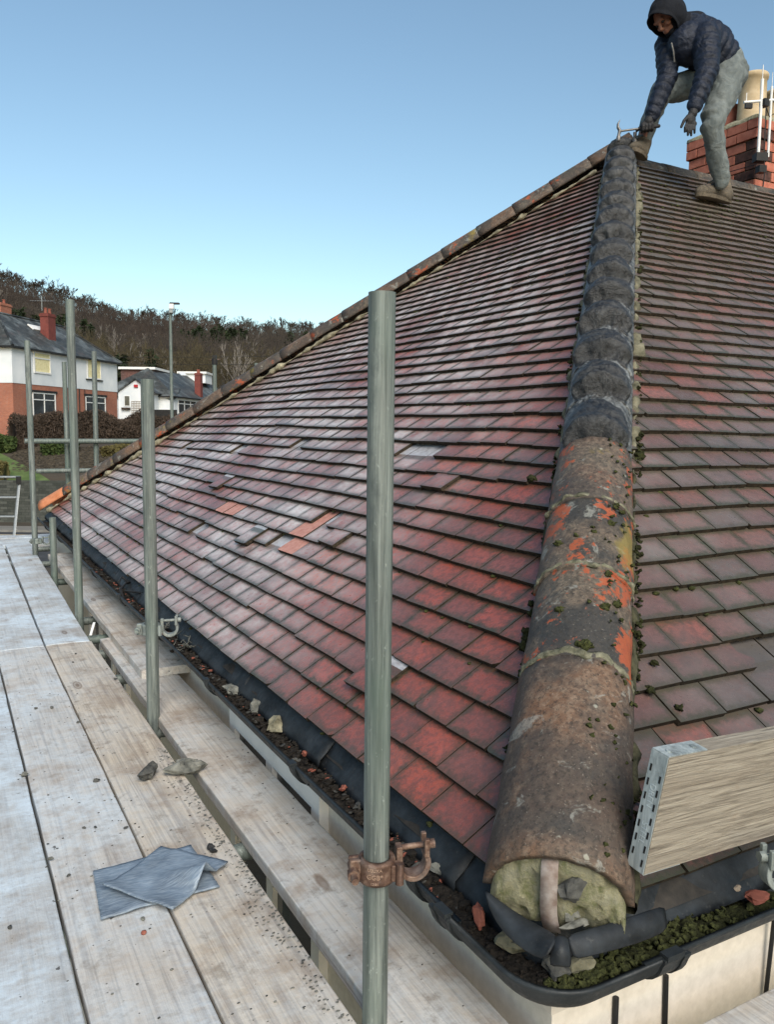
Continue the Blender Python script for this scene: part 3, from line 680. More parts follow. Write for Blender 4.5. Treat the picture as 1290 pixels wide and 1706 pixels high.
# moss tufts in the course steps
P = []
for _ in range(900):
    c = rd.randrange(0, 40); y = rd.uniform(YE+.3+c*.08, YF-.3-c*.08)
    if noise.noise(Vector((y*1.3, c*.7, 5))) > .06 or rd.random() < .12: P.append((onLs(y, c*.1+rd.uniform(-.010, -.001), -.008), rd.uniform(.002, .006)))
for _ in range(1300):
    c = rd.randrange(0, 46); u = rd.uniform(.2+c*.08, 6)
    if noise.noise(Vector((u*1.1, c*.5, 8))) > .0 or rd.random() < .15: P.append((onR(u, c*.1+rd.uniform(-.010, -.001), -.008), rd.uniform(.002, .007)))
mb = MB()
for i, (p, r) in enumerate(P): mb.ball(p, (r*1.9, r*1.9, r), 6, 0, .3, i)
o = mb.build('moss', MT['moss'], house); o['kind'] = 'stuff'

# ------------------------------------------------------------------ chimney stack (part of the house)
cx0, cy0, cx1, cy1 = 6.60, 5.13, 7.45, 5.90; zt = 3.94; g = .088
core = MB(); core.box((cx0+.012, cy0+.012, 2.3), (cx1-.012, cy1-.012, zt-.01)); ch = core.build('chimney', MT['mortarg'], house)
bk = MB(); rd2 = random.Random(4); nrow = 19
for r_ in range(nrow):
    z1 = zt-r_*g; z0 = z1-g+.009
    grow = .0
    if r_ >= 7: grow = .035
    if r_ >= 8: grow = .07
    if r_ < 2: grow = .02
    x0, y0, x1, y1 = cx0-grow, cy0-grow, cx1+grow, cy1+grow
    off = .0 if r_ % 2 else .112
    for face in range(4):
        ln = (x1-x0) if face in (0, 2) else (y1-y0); t = -off
        while t < ln-.02:
            a0, a1 = max(t, 0)+.005, min(t+.225, ln)-.005
            if a1-a0 > .02:
                j = rd2.uniform(-.002, .002); D = .1
                if face == 0: bx = ((x0+a0, y0+j, z0), (x0+a1, y0+D, z1))
                elif face == 2: bx = ((x0+a0, y1-D, z0), (x0+a1, y1-j, z1))
                elif face == 1: bx = ((x1-D-.002, y0+a0, z0), (x1-j, y0+a1, z1)) if 1 else None
                else: bx = ((x0+j-.001, y0+a0, z0), (x0+D, y0+a1, z1))
                soot = 1 if (face in (3, 0) and (a0 < .1) and r_ in (1, 2, 3, 4, 5) and rd2.random() < .8) else 0
                bk.box(bx[0], bx[1], soot)
            t += .225
bk.build('brickwork', [MT['brickR'], MT['brickD']], ch, bevel=.004)
fl = MB(); vs = []
for j, (e, z) in enumerate(((.02, 0), (.015, .03), (-.10, .09), (-.22, .12))):
    n_ = 40
    for k in range(n_):
        t = k/n_*4; sgm = int(t); f = t-sgm
        X0, Y0_, X1, Y1_ = cx0-e, cy0-e, cx1+e, cy1+e
        p = [(X0+(X1-X0)*f, Y0_), (X1, Y0_+(Y1_-Y0_)*f), (X1-(X1-X0)*f, Y1_), (X0, Y1_-(Y1_-Y0_)*f)][sgm]
        vs.append((p[0]+.01*noise.noise(Vector((k*.9, j, 0))), p[1]+.01*noise.noise(Vector((k*.9, j, 4))), zt+z+.018*noise.noise(Vector((k*.6, j, 7)))))
fs = [(j*40+k, j*40+(k+1)%40, (j+1)*40+(k+1)%40, (j+1)*40+k) for j in range(3) for k in range(40)]+[tuple(3*40+k for k in range(40))]
fl.add(vs, fs, 0, True); fl.build('flaunching', MT['flaunch'], ch)
def pot(c, r, h, mat, z):
    mb = MB(); n_ = 28; prof = [(r*1.06, 0), (r*1.03, h*.1), (r*.98, h*.55), (r*.95, h*.88), (r*1.06, h*.90), (r*1.08, h*.97), (r*1.02, h), (r*.84, h), (r*.82, h*.5)]
    vs = [(c[0]+q*math.cos(2*math.pi*k/n_), c[1]+q*math.sin(2*math.pi*k/n_), z+y) for q, y in prof for k in range(n_)]
    mb.add(vs, [(j*n_+k, j*n_+(k+1)%n_, (j+1)*n_+(k+1)%n_, (j+1)*n_+k) for j in range(len(prof)-1) for k in range(n_)]+[tuple((len(prof)-1)*n_+k for k in range(n_))], 0, True)
    return mb.build('chimney_pot', mat, ch)
pot((6.80, 5.36), .125, .44, MT['buff'], 3.99)
o = pot((6.80, 5.64), .115, .24, MT['terra'], 3.99); o['label'] = 'short dark terracotta chimney pot'
pot((7.17, 5.36), .125, .36, MT['buff'], 3.99)
# aerial strapped to the chimney corner
ae = empty('television_aerial', (6.50, 5.03, 3.45)); tag(ae, 'twin white aerial masts with a short crossarm strapped to the chimney corner', 'aerial')
mb = MB(); mb.tube([(6.50, 5.03, 3.58), (6.50, 5.03, 4.22)], .014, 10); mb.tube([(6.50, 5.03, 4.22), (6.50, 5.03, 4.34)], .004, 6)
mb.build('mast', MT['white'], ae)
mb = MB(); mb.tube([(6.58, 4.99, 3.56), (6.58, 4.99, 4.16)], .011, 10); mb.tube([(6.58, 4.99, 4.16), (6.58, 4.99, 4.28)], .003, 6); mb.build('mast', MT['white'], ae)
mb = MB(); mb.tube([(6.36, 5.10, 4.02), (6.72, 4.92, 4.06)], .012, 8); mb.tube([(6.38, 5.09, 4.02), (6.38, 5.09, 4.10)], .004, 6); mb.build('crossarm', MT['white'], ae)
mb = MB(); mb.obox((6.53, 5.02, 4.02), (.03, 0, 0), (0, .03, 0), (0, 0, .03)); mb.build('bracket', MT['black'], ae); mb = MB(); mb.obox((6.40, 5.08, 3.99), (.03, -.012, .0), (.006, .012, 0), (0, 0, .02)); mb.build('bracket', MT['black'], ae)
mb = MB(); mb.obox((6.54, 5.04, 3.56), (.05, -.02, 0), (.02, .04, 0), (0, 0, .035)); mb.build('bracket', MT['black'], ae); mb = MB(); mb.obox((6.55, 5.03, 3.46), (.035, -.01, 0), (.01, .03, 0), (0, 0, .03)); mb.build('bracket', MT['black'], ae)
mb = MB(); mb.tube([(6.6, 4.98, 4.04), (6.63, 4.96, 3.95), (6.57, 4.99, 3.9), (6.53, 5.0, 3.98), (6.54, 5.0, 3.6), (6.56, 5.0, 3.4), (6.53, 5.0, 3.1)], .005, 6)
mb.tube([(6.52, 5.9, 3.5), (6.52, 5.5, 3.52), (6.50, 5.04, 3.50)], .004, 6); mb.build('cable', MT['black'], ae)

# ------------------------------------------------------------------ gutter
GX, GY, GZ, GR = .895, 1.022, .183, .056
def sweep(path, prof, closed=False):
    vs = []
    for (p, nx) in path:                       # p on the centreline, nx = outward horizontal unit
        for (o_, z) in prof: vs.append((p[0]+nx[0]*o_, p[1]+nx[1]*o_, p[2]+z))
    m = len(prof); fs = [(i*m+k, (i+1)*m+k, (i+1)*m+(k+1)%m, i*m+(k+1)%m) for i in range(len(path)-1) for k in range(m)]
    fs += [tuple(range(m))[::-1], tuple((len(path)-1)*m+k for k in range(m))]
    return vs, fs
def gprof(r, th):
    o1 = [(r*math.cos(t), -r*math.sin(t)) for t in [math.pi*k/14 for k in range(15)]]
    o2 = [((r-th)*math.cos(t), -(r-th)*math.sin(t)) for t in [math.pi*k/14 for k in range(14, -1, -1)]]
    return [(r+.003, .0), (r+.003, -.006)]+o1[1:-1]+[(-r, 0), (-r+th, 0)]+o2[1:-1]+[(r-th, -.004), (r-.006, 0)]
PR = gprof(GR, .0035); cr = .062
def ysg(y): return GZ+.004*math.sin(y*1.3)+.008*math.exp(-((y-3.6)/1.2)**2)
pl = [((GX+.004*math.sin(y*2), y, ysg(y)), (-1, 0)) for y in np.linspace(GY+.20, 9.0, 40)]
pr = [((x, GY+.003*math.sin(x*3), GZ+.003*math.sin(x*1.1)), (0, -1)) for x in np.linspace(GX+.17, XEND, 20)]
cc = (GX+cr, GY+cr)
pc = [((GX, GY+.24, GZ), (-1, 0)), ((GX, GY+cr, GZ), (-1, 0))]
for k in range(1, 10):
    t = math.pi+math.pi/2*k/10; pc.append(((cc[0]+cr*math.cos(t), cc[1]+cr*math.sin(t), GZ), (math.cos(t), math.sin(t))))
pc += [((GX+cr, GY, GZ), (0, -1)), ((GX+.22, GY, GZ), (0, -1))]
gut = empty('gutter', (GX, GY, GZ)); gut.parent = house; rel(gut, house); gut.matrix_basis = Matrix.Translation((GX, GY, GZ))
for path, nm in ((pl, 'gutter_run'), (pr, 'gutter_run')):
    v_, f_ = sweep(path, PR); MB().add(v_, f_, 0, True).build(nm, MT['pvc'], gut)
v_, f_ = sweep(pc, gprof(GR+.004, .004)); MB().add(v_, f_, 0, True).build('gutter_corner', MT['pvc'], gut)
def collar(c, nx, wd, r, name, tab=True):
    t = (-nx[1], nx[0]); path = [((c[0]+t[0]*s_*wd/2, c[1]+t[1]*s_*wd/2, c[2]+.001), nx) for s_ in (-1, 1)]
    if nx[0] == -1: path = path
    v_, f_ = sweep(path, gprof(r, .008)); mb = MB().add(v_, f_, 0, False)
    if tab:
        q = Vector((c[0], c[1], c[2])); X = Vector((nx[0], nx[1], 0)); T = Vector((t[0], t[1], 0))
        mb.obox(q+X*(r-.004)+Vector((0, 0, .004)), X*.010, T*wd*.42, Vector((0, 0, .005)))
    mb.build(name, MT['pvc'], gut)
for y in (1.40, 2.05, 2.9, 3.75, 4.6, 5.5, 6.4, 7.3, 8.2): collar((GX+.004*math.sin(y*2), y, ysg(y)), (-1, 0), .035, GR+.009, 'gutter_bracket')
for x in (1.50, 2.4, 3.3): collar((x, GY, GZ), (0, -1), .035, GR+.009, 'gutter_bracket')
for c_, nx in (((GX, GY+.245, GZ), (-1, 0)), ((GX+.235, GY, GZ), (0, -1))): collar(c_, nx, .05, GR+.010, 'gutter_union'); collar((c_[0]+(.03 if nx[0] == 0 else 0), c_[1]+(.03 if nx[0] else 0), GZ), nx, .016, GR+.013, 'gutter_clip', False)
# eave felt, dressed into the gutter and buckled, in overlapping lengths
def felt(path, nx, seed, prof=None, name='eave_felt'):
    prof = prof or [(-.115, .098), (-.075, .062), (-.04, .022), (-.022, -.002), (-.016, -.020)]
    n_ = len(path); vs = []
    for i, p in enumerate(path):
        t = i/(n_-1)
        for j, (o_, z) in enumerate(prof):
            w_ = .010*noise.noise(Vector((i*.22+seed*3, j*.5, seed)))+.006*math.sin(i*.5+seed)*j/4
            end = .012*math.exp(-((t-1)/.05)**2)*(j/4) if seed % 2 else 0
            vs.append((p[0]+nx[0]*(o_+w_+end), p[1]+nx[1]*(o_+w_+end), p[2]+z+w_+.003*(seed % 2)+end))
    m = len(prof); o = MB().add(vs, [(i*m+k, i*m+k+1, (i+1)*m+k+1, (i+1)*m+k) for i in range(n_-1) for k in range(m-1)], 0, True).build(name, MT['felt'], gut)
    q = o.modifiers.new('s', 'SOLIDIFY'); q.thickness = .003; return o
ys = [1.36, 2.05, 2.75, 3.55, 4.4, 5.2, 6.1, 7.0, 7.9, 8.85]
for i in range(len(ys)-1): felt([(GX, y, GZ) for y in np.linspace(ys[i]-.02, ys[i+1]+.04, 26)], (-1, 0), i)
felt([(GX, y, GZ) for y in np.linspace(GY+.045, 1.42, 14)], (-1, 0), 12); felt([(x, GY, GZ) for x in np.linspace(GX+.06, 1.9, 34)], (0, -1), 13)
felt([(x, GY, GZ) for x in np.linspace(1.86, 3.2, 34)], (0, -1), 14)
# dirt lying in the gutter
def dirt(path, nx, zf, name, mat, wid=.040, seed=0):
    vs = []; m = 12
    for i, p in enumerate(path):
        for k in range(m):
            o_ = -wid+2*wid*k/(m-1); P = Vector((p[0]+nx[0]*o_, p[1]+nx[1]*o_, 0))
            z = zf(i/(len(path)-1))+.012*noise.noise(P*30)+.010*noise.noise(P*75+Vector((0, 0, seed)))
            vs.append((P.x, P.y, p[2]+max(-.034+z-.012*(1-math.cos((o_/wid)*1.4)), -math.sqrt(max(0, .0505**2-o_*o_)))))
    o = MB().add(vs, [(i*m+k, i*m+k+1, (i+1)*m+k+1, (i+1)*m+k) for i in range(len(path)-1) for k in range(m-1)], 0, True).build(name, mat); return o
o = dirt([(GX, y, ysg(y)) for y in np.linspace(GY+.01, 8.7, 700)], (-1, 0), lambda t: .014 if t < .07 else .004, 'gutter_soil', MT['soil'])
tag(o, 'black leaf mould and grit lying along the left gutter', 'soil', kind='stuff')
o = dirt([(x, GY, GZ) for x in np.linspace(GX+.02, 4, 260)], (0, -1), lambda t: .012+.01*math.sin(t*20), 'gutter_moss', MT['mossd'], seed=4)
tag(o, 'dark green moss filling the right hand gutter', 'moss', kind='stuff')
P = []
for _ in range(300):
    x = GX+.05+abs(rd.gauss(0, .28)); P.append(((x, GY+rd.uniform(-.045, .05), GZ-.022+rd.uniform(0, .015)), rd.uniform(.003, .009)))
for _ in range(60): P.append(((GX+rd.uniform(0, .2), GY-rd.uniform(.0, .035), GZ-.012), rd.uniform(.004, .010)))
o = cushions('moss_tufts', MT['moss'], P, None); tag(o, 'bright green moss tufts growing in the gutter corner', 'moss', kind='stuff')
rd3 = random.Random(21); mb = MB()
for _ in range(2200):
    y = GY+rd3.betavariate(1, 1.6)*6; r = rd3.uniform(.0015, .0065)*(2 if rd3.random() < .12 else 1)
    mb.ball((GX+rd3.gauss(.004, .018), y, GZ-.024+rd3.uniform(-.002, .012)), (r*1.5, r, r*.8), 6, 0 if rd3.random() < .88 else (1 if rd3.random() < .6 else 2), .4, rd3.random()*9)
o = mb.build('gutter_grit', [MT['soil'], MT['stoned'], MT['terra']]); o.data.polygons.foreach_set('use_smooth', [False]*len(o.data.polygons)); tag(o, 'loose grit and broken crumbs on the soil of the left gutter', 'grit', kind='stuff')
def rk(x, y, z, r, mat, nm, lab, cat, seed, rot=0, grp=None):
    o = rock((x, y, z), r, MT[mat], nm, None, seed, rot=rot); tag(o, lab, cat, grp); return o
gl = 'mortar lumps lying in the gutter'
rk(.905, 2.78, GZ-.008, (.035, .045, .03), 'stone', 'mortar_lump', 'mossy mortar lump in the left gutter, farthest of the three in a row', 'mortar lump', 31, .3, gl)
rk(.915, 2.57, GZ-.004, (.03, .04, .026), 'stone', 'mortar_lump', 'squared mortar lump in the left gutter, middle of the three in a row', 'mortar lump', 32, .9, gl)
rk(.91, 2.37, GZ-.006, (.034, .045, .024), 'mortar', 'mortar_lump', 'pale mortar lump in the left gutter, nearest of the three in a row', 'mortar lump', 33, .1, gl)
rk(.915, 1.395, GZ+.0, (.012, .038, .012), 'stone', 'mortar_lump', 'narrow pale chip lying in the gutter just past the rusty coupler', 'mortar lump', 34, .6, gl)
rk(.985, 1.40, GZ+.062, (.024, .018, .012), 'mortar', 'mortar_lump', 'small cream chip resting on the black felt beside the hip tile', 'mortar lump', 35, .2, gl)
rk(.885, 1.22, GZ-.0, (.026, .014, .022), 'terra', 'tile_fragment', 'round red tile fragment caught against the gutter rim', 'tile fragment', 36, 1.3)
rk(.897, 1.115, GZ+.004, (.045, .026, .020), 'mortarg', 'mortar_lump', 'long brown mortar lump in the gutter corner, left of the felt fold', 'mortar lump', 37, -.5, gl)
rk(.925, 1.035, GZ+.0, (.030, .026, .018), 'stoned', 'mortar_lump', 'grey angular stone in the middle of the gutter corner', 'mortar lump', 38, .4, gl)
rk(.975, 1.02, GZ+.0, (.028, .020, .014), 'mortarg', 'mortar_lump', 'olive flat stone at the gutter corner beside the bright moss', 'mortar lump', 39, -.2, gl)
rk(1.44, 1.02, GZ-.006, (.032, .022, .012), 'terra', 'tile_fragment', 'orange tile fragment in the right gutter near the coupler', 'tile fragment', 40, -.3)
rk(1.41, 1.05, GZ+.008, (.022, .018, .006), 'wood', 'dead_leaf', 'curled brown leaf in the right gutter beside the orange fragment', 'leaf', 41, .5)
rk(.90, 1.86, GZ-.002, (.012, .010, .010), 'terra', 'tile_fragment', 'small bright red tile crumb in the left gutter behind the centre pole', 'tile fragment', 42, .4)
rk(.90, 2.12, GZ-.002, (.010, .010, .008), 'terra', 'tile_fragment', 'tiny red tile crumb in the left gutter below the mortar lumps', 'tile fragment', 43, .4)
mb = MB()
for i in range(26):
    y = 3.35+rd3.uniform(0, .5); x = .90+rd3.uniform(-.04, .03); pts = [(x, y, GZ-.01)]
    for k in range(3): pts.append((pts[-1][0]+rd3.uniform(-.03, .03), pts[-1][1]+rd3.uniform(-.04, .04), pts[-1][2]+rd3.uniform(-.004, .02)))
    mb.tube(pts, .0018, 4)
o = mb.build('dead_grass', MT['stone']); tag(o, 'dry straw coloured grass tangled in the gutter behind the second pole', 'dead grass', kind='stuff')
mb = MB(); mb.tube([(.862, 4.55, .14), (.85, 4.62, .215), (.90, 4.74, .225), (.935, 4.80, .215), (.91, 4.9, .235), (.875, 4.8, .225)], .008, 8); mb.tube([(.87, 4.6, .21), (.94, 4.5, .21), (.93, 4.42, .20)], .006, 8)
o = mb.build('cable_coil', MT['black']); tag(o, 'loop of black cable lying over the gutter edge', 'cable')

# ------------------------------------------------------------------ scaffold tubes
def pole(pts, name, lab, cat, grp=None, r=.02415):
    mb = MB(); pts = [Vector(p) for p in pts]; k = 8
    P = [pts[0].lerp(pts[1], i/k)+Vector((noise.noise(Vector((i*.7, pts[0].y, 0))), noise.noise(Vector((i*.7, pts[0].y, 5))), 0))*.0012 for i in range(k+1)]
    P[0], P[-1] = pts[0], pts[1]
    mb.tube(P, r, 32, inner=r-.004); o = mb.build(name, MT['galv']); tag(o, lab, cat, grp); return o
gp = 'upright scaffold tubes beside the eave'
pole([(.688, 1.274, -4.95), (.687, 1.276, 1.365)], 'scaffold_tube', 'thick galvanised upright tube in the centre foreground carrying the rusty coupler', 'scaffold tube', gp)
pole([(.690, 3.149, -4.95), (.686, 3.112, 1.298)], 'scaffold_tube', 'upright tube with a galvanised open coupler, second from the camera', 'scaffold tube', gp)
pole([(.688, 4.99, -4.95), (.687, 5.06, 1.836)], 'scaffold_tube', 'tall greenish upright tube, third from the camera along the eave', 'scaffold tube', gp)
pole([(.688, 7.30, -4.95), (.687, 7.656, 1.826)], 'scaffold_tube', 'upright tube beside the far end of the deck, left of the short stub', 'scaffold tube', gp)
pole([(.712, 6.40, -4.95), (.712, 6.453, .435)], 'scaffold_tube', 'short tube stub ending level with the gutter', 'scaffold tube', gp)
gp2 = 'scaffold tubes across the far gable'
YB = 9.15
def T9(px, py): p = at(px, py, 1); v = p-Vector((0, 0, EYE)); return Vector((0, 0, EYE))+v*(YB/v.y)
a_, b_ = T9(158, 585), T9(158, 775)
pole([(b_.x, YB+.05, -4.95), (a_.x, YB+.05, a_.z)], 'scaffold_tube', 'thin upright tube standing beyond the far hip against the houses', 'scaffold tube', gp2, .026)
a_ = T9(109, 602); pole([(a_.x+.02, YB+.10, -4.95), (a_.x, YB+.10, a_.z)], 'scaffold_tube', 'upright tube mostly hidden behind the tall greenish one', 'scaffold tube', gp2)
a_, b_ = T9(41, 735), T9(236, 735)
pole([a_, (b_.x+1.2, YB, b_.z)], 'scaffold_tube', 'upper horizontal guard rail tube beyond the far hip', 'scaffold tube', gp2, .026)
a_, b_ = T9(60, 785), T9(200, 783)
pole([a_, (b_.x+1.4, YB, b_.z)], 'scaffold_tube', 'lower horizontal guard rail tube beyond the far hip', 'scaffold tube', gp2, .024)
gp3 = 'transom tubes under the deck boards'
for y in (.9, 2.10, 3.12, 3.86, 4.33, 4.66, 5.13, 6.5, 7.4, 8.3): pole([(-1.2, y+.02, -.064), (.935, y, -.064)], 'transom_tube', 'dark transom tube crossing beneath the deck boards', 'scaffold tube', gp3)
pole([(.64, -.6, -.115), (.64, 9.4, -.115)], 'ledger_tube', 'long ledger tube running below the deck edge beside the uprights', 'scaffold tube')
pole([(-1.0, -.6, -.115), (-1.0, 9.4, -.115)], 'ledger_tube', 'long ledger tube below the outer edge of the deck', 'scaffold tube')

# ------------------------------------------------------------------ couplers
def coupler(c, r, mat, lab, ang=0, text=False, nm='scaffold_coupler', jaw=True):
    """band round the upright at c, with an open jaw on its other side"""
    root = empty(nm, c); tag(root, lab, 'coupler', 'scaffold couplers'); c = Vector(c)
    ex = Vector((math.cos(ang), math.sin(ang), 0)); ey = Vector((-ex.y, ex.x, 0)); ez = Vector((0, 0, 1))
    def G(x, y, z): return c+ex*x+ey*y+ez*z
    mb = MB(); n_ = 40; h = .022; prof = [(r+.001, -h), (r+.009, -h), (r+.0115, -h*.75), (r+.010, -h*.55), (r+.010, h*.55), (r+.0115, h*.75), (r+.009, h), (r+.001, h)]
    vs = [G(q*math.cos(t), q*math.sin(t), z) for t in [2*math.pi*k/n_ for k in range(n_)] for q, z in prof]; m = len(prof)
    mb.add(vs, [(k*m+j, ((k+1)%n_)*m+j, ((k+1)%n_)*m+(j+1)%m, k*m+(j+1)%m) for k in range(n_) for j in range(m)], 0, True)
    mb.build('band', mat, root)
    mb = MB()                                  # left lug with its bolt and nut
    mb.obox(G(-.040, -.004, 0), ex*.012, ey*.006, ez*.022); mb.obox(G(-.040, .012, 0), ex*.012, ey*.005, ez*.020)
    mb.build('lug', mat, root, bevel=.003)
    mb = MB(); mb.tube([G(-.047, .02, .0), G(-.047, -.045, .0)], .0065, 12); mb.tube([G(-.047, -.012, 0), G(-.047, -.026, 0)], .012, 6); mb.build('bolt', mat, root)
    mb = MB(); mb.obox(G(.033, -.020, 0), ex*.010, ey*.010, ez*.016); mb.tube([G(.038, -.030, -.020), G(.038, -.030, .020)], .008, 12); mb.build('hinge', mat, root, bevel=.003)
    if jaw:
        mb = MB(); jr = .030; jc = (.071, .012); vs = []; n2 = 26       # open C jaw, seen as a hook
        for k in range(n2):
            t = R_(200)+R_(200)*k/(n2-1); wv = .018-.008*abs(k/(n2-1)-.4)
            for q, z in ((jr-.0065, -wv), (jr+.004, -wv), (jr+.004, wv), (jr-.0065, wv)):
                vs.append(G(jc[0]+q*math.cos(t), jc[1]+z, q*math.sin(t)*1.0+.0))
        mb.add(vs, [(k*4+j, k*4+(j+1)%4, (k+1)*4+(j+1)%4, (k+1)*4+j) for k in range(n2-1) for j in range(4)]+[(3, 2, 1, 0), tuple((n2-1)*4+j for j in range(4))], 0, False)
        mb.obox(G(.043, .004, .014), ex*.006, ey*.011, ez*.024)
        mb.build('jaw', mat, root, bevel=.002)
        mb = MB(); mb.obox(G(.096, -.002, .030), ex*.005, ey*.005, ez*.018); mb.obox(G(.096, .026, .030), ex*.005, ey*.005, ez*.018); mb.build('fork', mat, root, bevel=.002)
        mb = MB(); mb.tube([G(.040, .012, .028), G(.112, .012, .031)], .0055, 12); mb.tube([G(.101, .012, .0305), G(.114, .012, .031)], .010, 6); mb.build('swing_bolt', mat, root)
    if text:
        for s_, zz, size, body in ((0, -.006, .0125, 'GGB*'), (0, .0085, .0085, 'U2UXA'), (0, -.0165, .006, '12081')):
            cu = bpy.data.curves.new('t', 'FONT'); cu.body = body; cu.size = size; cu.extrude = .0006; cu.align_x = 'CENTER'
            to = bpy.data.objects.new('t', cu); C.objects.link(to); dg = bpy.context.evaluated_depsgraph_get(); me = bpy.data.meshes.new_from_object(to.evaluated_get(dg)); bpy.data.objects.remove(to)
            for v in me.vertices:
                th = -math.pi/2-.28+v.co.x/(r+.0105); v.co = G((r+.0108+v.co.z)*math.cos(th), (r+.0108+v.co.z)*math.sin(th), zz+v.co.y)
            me.materials.clear(); me.materials.append(MT['embossL']); q = bpy.data.objects.new('embossed_lettering', me); C.objects.link(q); q.parent = root; rel(q, root)
    return root
MT['embossL'] = simple('worn_steel', (.30, .2, .14), (.45, .33, .25), 60, .5, .2, .001, metal=.3)
coupler((.687, 1.274, .312), .02415, MT['rust'], 'rusty brown coupler with stamped letters on the centre tube', R_(-18), True)
coupler((.687, 3.139, .345), .02415, MT['coup'], 'grey galvanised coupler on the second tube with its jaw hanging open', R_(-20))
coupler((.687, 7.37, .14), .02415, MT['galv'], 'small dark coupler low on the farthest upright tube', R_(-20))

# ------------------------------------------------------------------ deck boards
def board(x0, x1, y0, y1, z, mat, name, lab, th=.038, skew=0, along='y', seed=0, cat='board', grp='scaffold deck boards'):
    mb = MB(); ny = max(2, int(abs(y1-y0)/.12)); nx = 5; vs = []
    for lay in (0, 1):
        for i in range(ny+1):
            t = i/ny; y = y0+(y1-y0)*t
            for j in range(nx+1):
                s_ = j/nx; x = x0+(x1-x0)*s_+skew*t
                e = .0022*noise.noise(Vector((y*5, seed, s_)))+.0015*noise.noise(Vector((y*19, seed, s_*3))) if j in (0, nx) else 0
                zz = z+.0035*noise.noise(Vector((y*.9, seed+x*2, 1)))-(.0025 if j in (0, nx) else 0)
                yy = y+(.003*noise.noise(Vector((s_*4, seed, 3))) if i in (0, ny) else 0)
                vs.append((x+e, yy, zz-lay*th) if along == 'y' else (yy, x+e, zz-lay*th))
    m = nx+1; K = (ny+1)*m; fs = []
    for i in range(ny):
        for j in range(nx): fs.append((i*m+j, i*m+j+1, (i+1)*m+j+1, (i+1)*m+j)); fs.append((K+i*m+j, K+(i+1)*m+j, K+(i+1)*m+j+1, K+i*m+j+1))
        fs.append((i*m, (i+1)*m, K+(i+1)*m, K+i*m)); fs.append((i*m+nx, K+i*m+nx, K+(i+1)*m+nx, (i+1)*m+nx))
    for j in range(nx): fs.append((j, K+j, K+j+1, j+1)); fs.append((ny*m+j, ny*m+j+1, K+ny*m+j+1, K+ny*m+j))
    if along == 'x': fs = [tuple(reversed(f)) for f in fs]
    o = MB().add(vs, fs, 0, False).build(name, mat, None, bevel=.0035); tag(o, lab, cat, grp); return o
Yj = 4.40
board(.434, .657, -.6, Yj, 0, MT['boardW'], 'deck_board', 'dirty buff deck board in the foreground next to the uprights, stones on it', seed=1)
board(.207, .428, -.6, Yj-.01, .001, MT['boardM'], 'deck_board', 'damp deck board under the pieces of grey membrane, second from the uprights', seed=2)
board(-.022, .199, -.6, Yj-.015, 0, MT['boardF'], 'deck_board', 'pale blue frosted deck board at the left edge of the foreground', seed=3)
board(-.25, -.03, -.6, Yj-.02, 0, MT['boardF'], 'deck_board', 'frosted deck board outermost but one on the near deck', seed=4)
board(-.48, -.258, -.6, Yj-.02, 0, MT['boardF'], 'deck_board', 'outermost frosted board of the near deck', seed=5)
board(.436, .650, Yj+.012, 8.32, 0, MT['boardF'], 'deck_board', 'blue grey board of the far deck nearest the uprights', skew=.065, seed=6)
board(.21, .428, Yj+.008, 8.32, 0, MT['boardF'], 'deck_board', 'blue grey board of the far deck, second from the uprights', skew=.05, seed=7)
board(-.02, .202, Yj+.005, 8.32, 0, MT['boardF'], 'deck_board', 'frosted board of the far deck, third from the uprights', skew=.05, seed=8)
board(-.25, -.03, Yj, 8.32, 0, MT['boardF'], 'deck_board', 'frosted board of the far deck, outermost but one', skew=.05, seed=9)
board(-.48, -.26, Yj, 8.32, 0, MT['boardF'], 'deck_board', 'outermost frosted board of the far deck', skew=.05, seed=10)
board(.702, .915, -.4, 4.42, 0, MT['boardI'], 'inner_board', 'grey grained board between the uprights and the gutter, near one', seed=11)
board(.748, .968, 3.62, 7.28, .040, MT['boardI'], 'inner_board', 'thick old board laid on top of the inner board and ending beside the second upright', seed=12, th=.04, skew=.01)
for k, yy in enumerate((8.55, 8.80, 9.05)):
    board(yy, yy+.225, -1.6, 1.9, -.04, MT['boardF'], 'deck_board', ['white frosted crosswise board at the far corner, nearest of three', 'white frosted crosswise board at the far corner, middle of three', 'white frosted crosswise board at the far corner, farthest of three'][k], along='x', seed=20+k)
board(.752, .978, .98, 3.6, 0, MT['boardI'], 'inner_board', 'grey board along the front wall at the bottom right corner', along='x', seed=15)
# toe board on edge over the right eave, banded with perforated steel
Dv = Vector(F_+RV*(2757-645)/FPX-UV*(943-853)/FPX).normalized()
C1 = at(1116, 1263, 1.40)
best = None
for k in range(400):
    dd = 1.0+k*.002; c2 = at(1074, 1455, dd); e = abs((C1-c2).length-.222)+.15*abs((C1-c2).normalized().dot(Dv))
    if best is None or e < best[0]: best = (e, c2)
C2 = best[1]; Vv = (C1-C2); Vv = (Vv-Dv*Vv.dot(Dv)).normalized()*.222; Nv = Vv.cross(Dv).normalized()*.038
if Nv.dot(Vector((F_[0], F_[1], F_[2]))) < 0: Nv = -Nv
tb = empty('toe_board', C1); tag(tb, 'weathered plank on edge with a perforated galvanised end band at the right', 'board')
mb = MB(); A = C1; Ln = 1.4
def quad(p, q, r, s_, mi=0, ul=1, vl=1): mb.add([p, q, r, s_], [(0, 1, 2, 3)], mi, False, [[(0, vl), (0, 0), (ul, 0), (ul, vl)]])
B_ = A+Dv*Ln; quad(A, A-Vv, B_-Vv, B_, 0, Ln, .222); quad(A+Nv, B_+Nv, B_-Vv+Nv, A-Vv+Nv, 0, Ln, .222); quad(A+Nv, A, B_, B_+Nv, 0, Ln, .038)
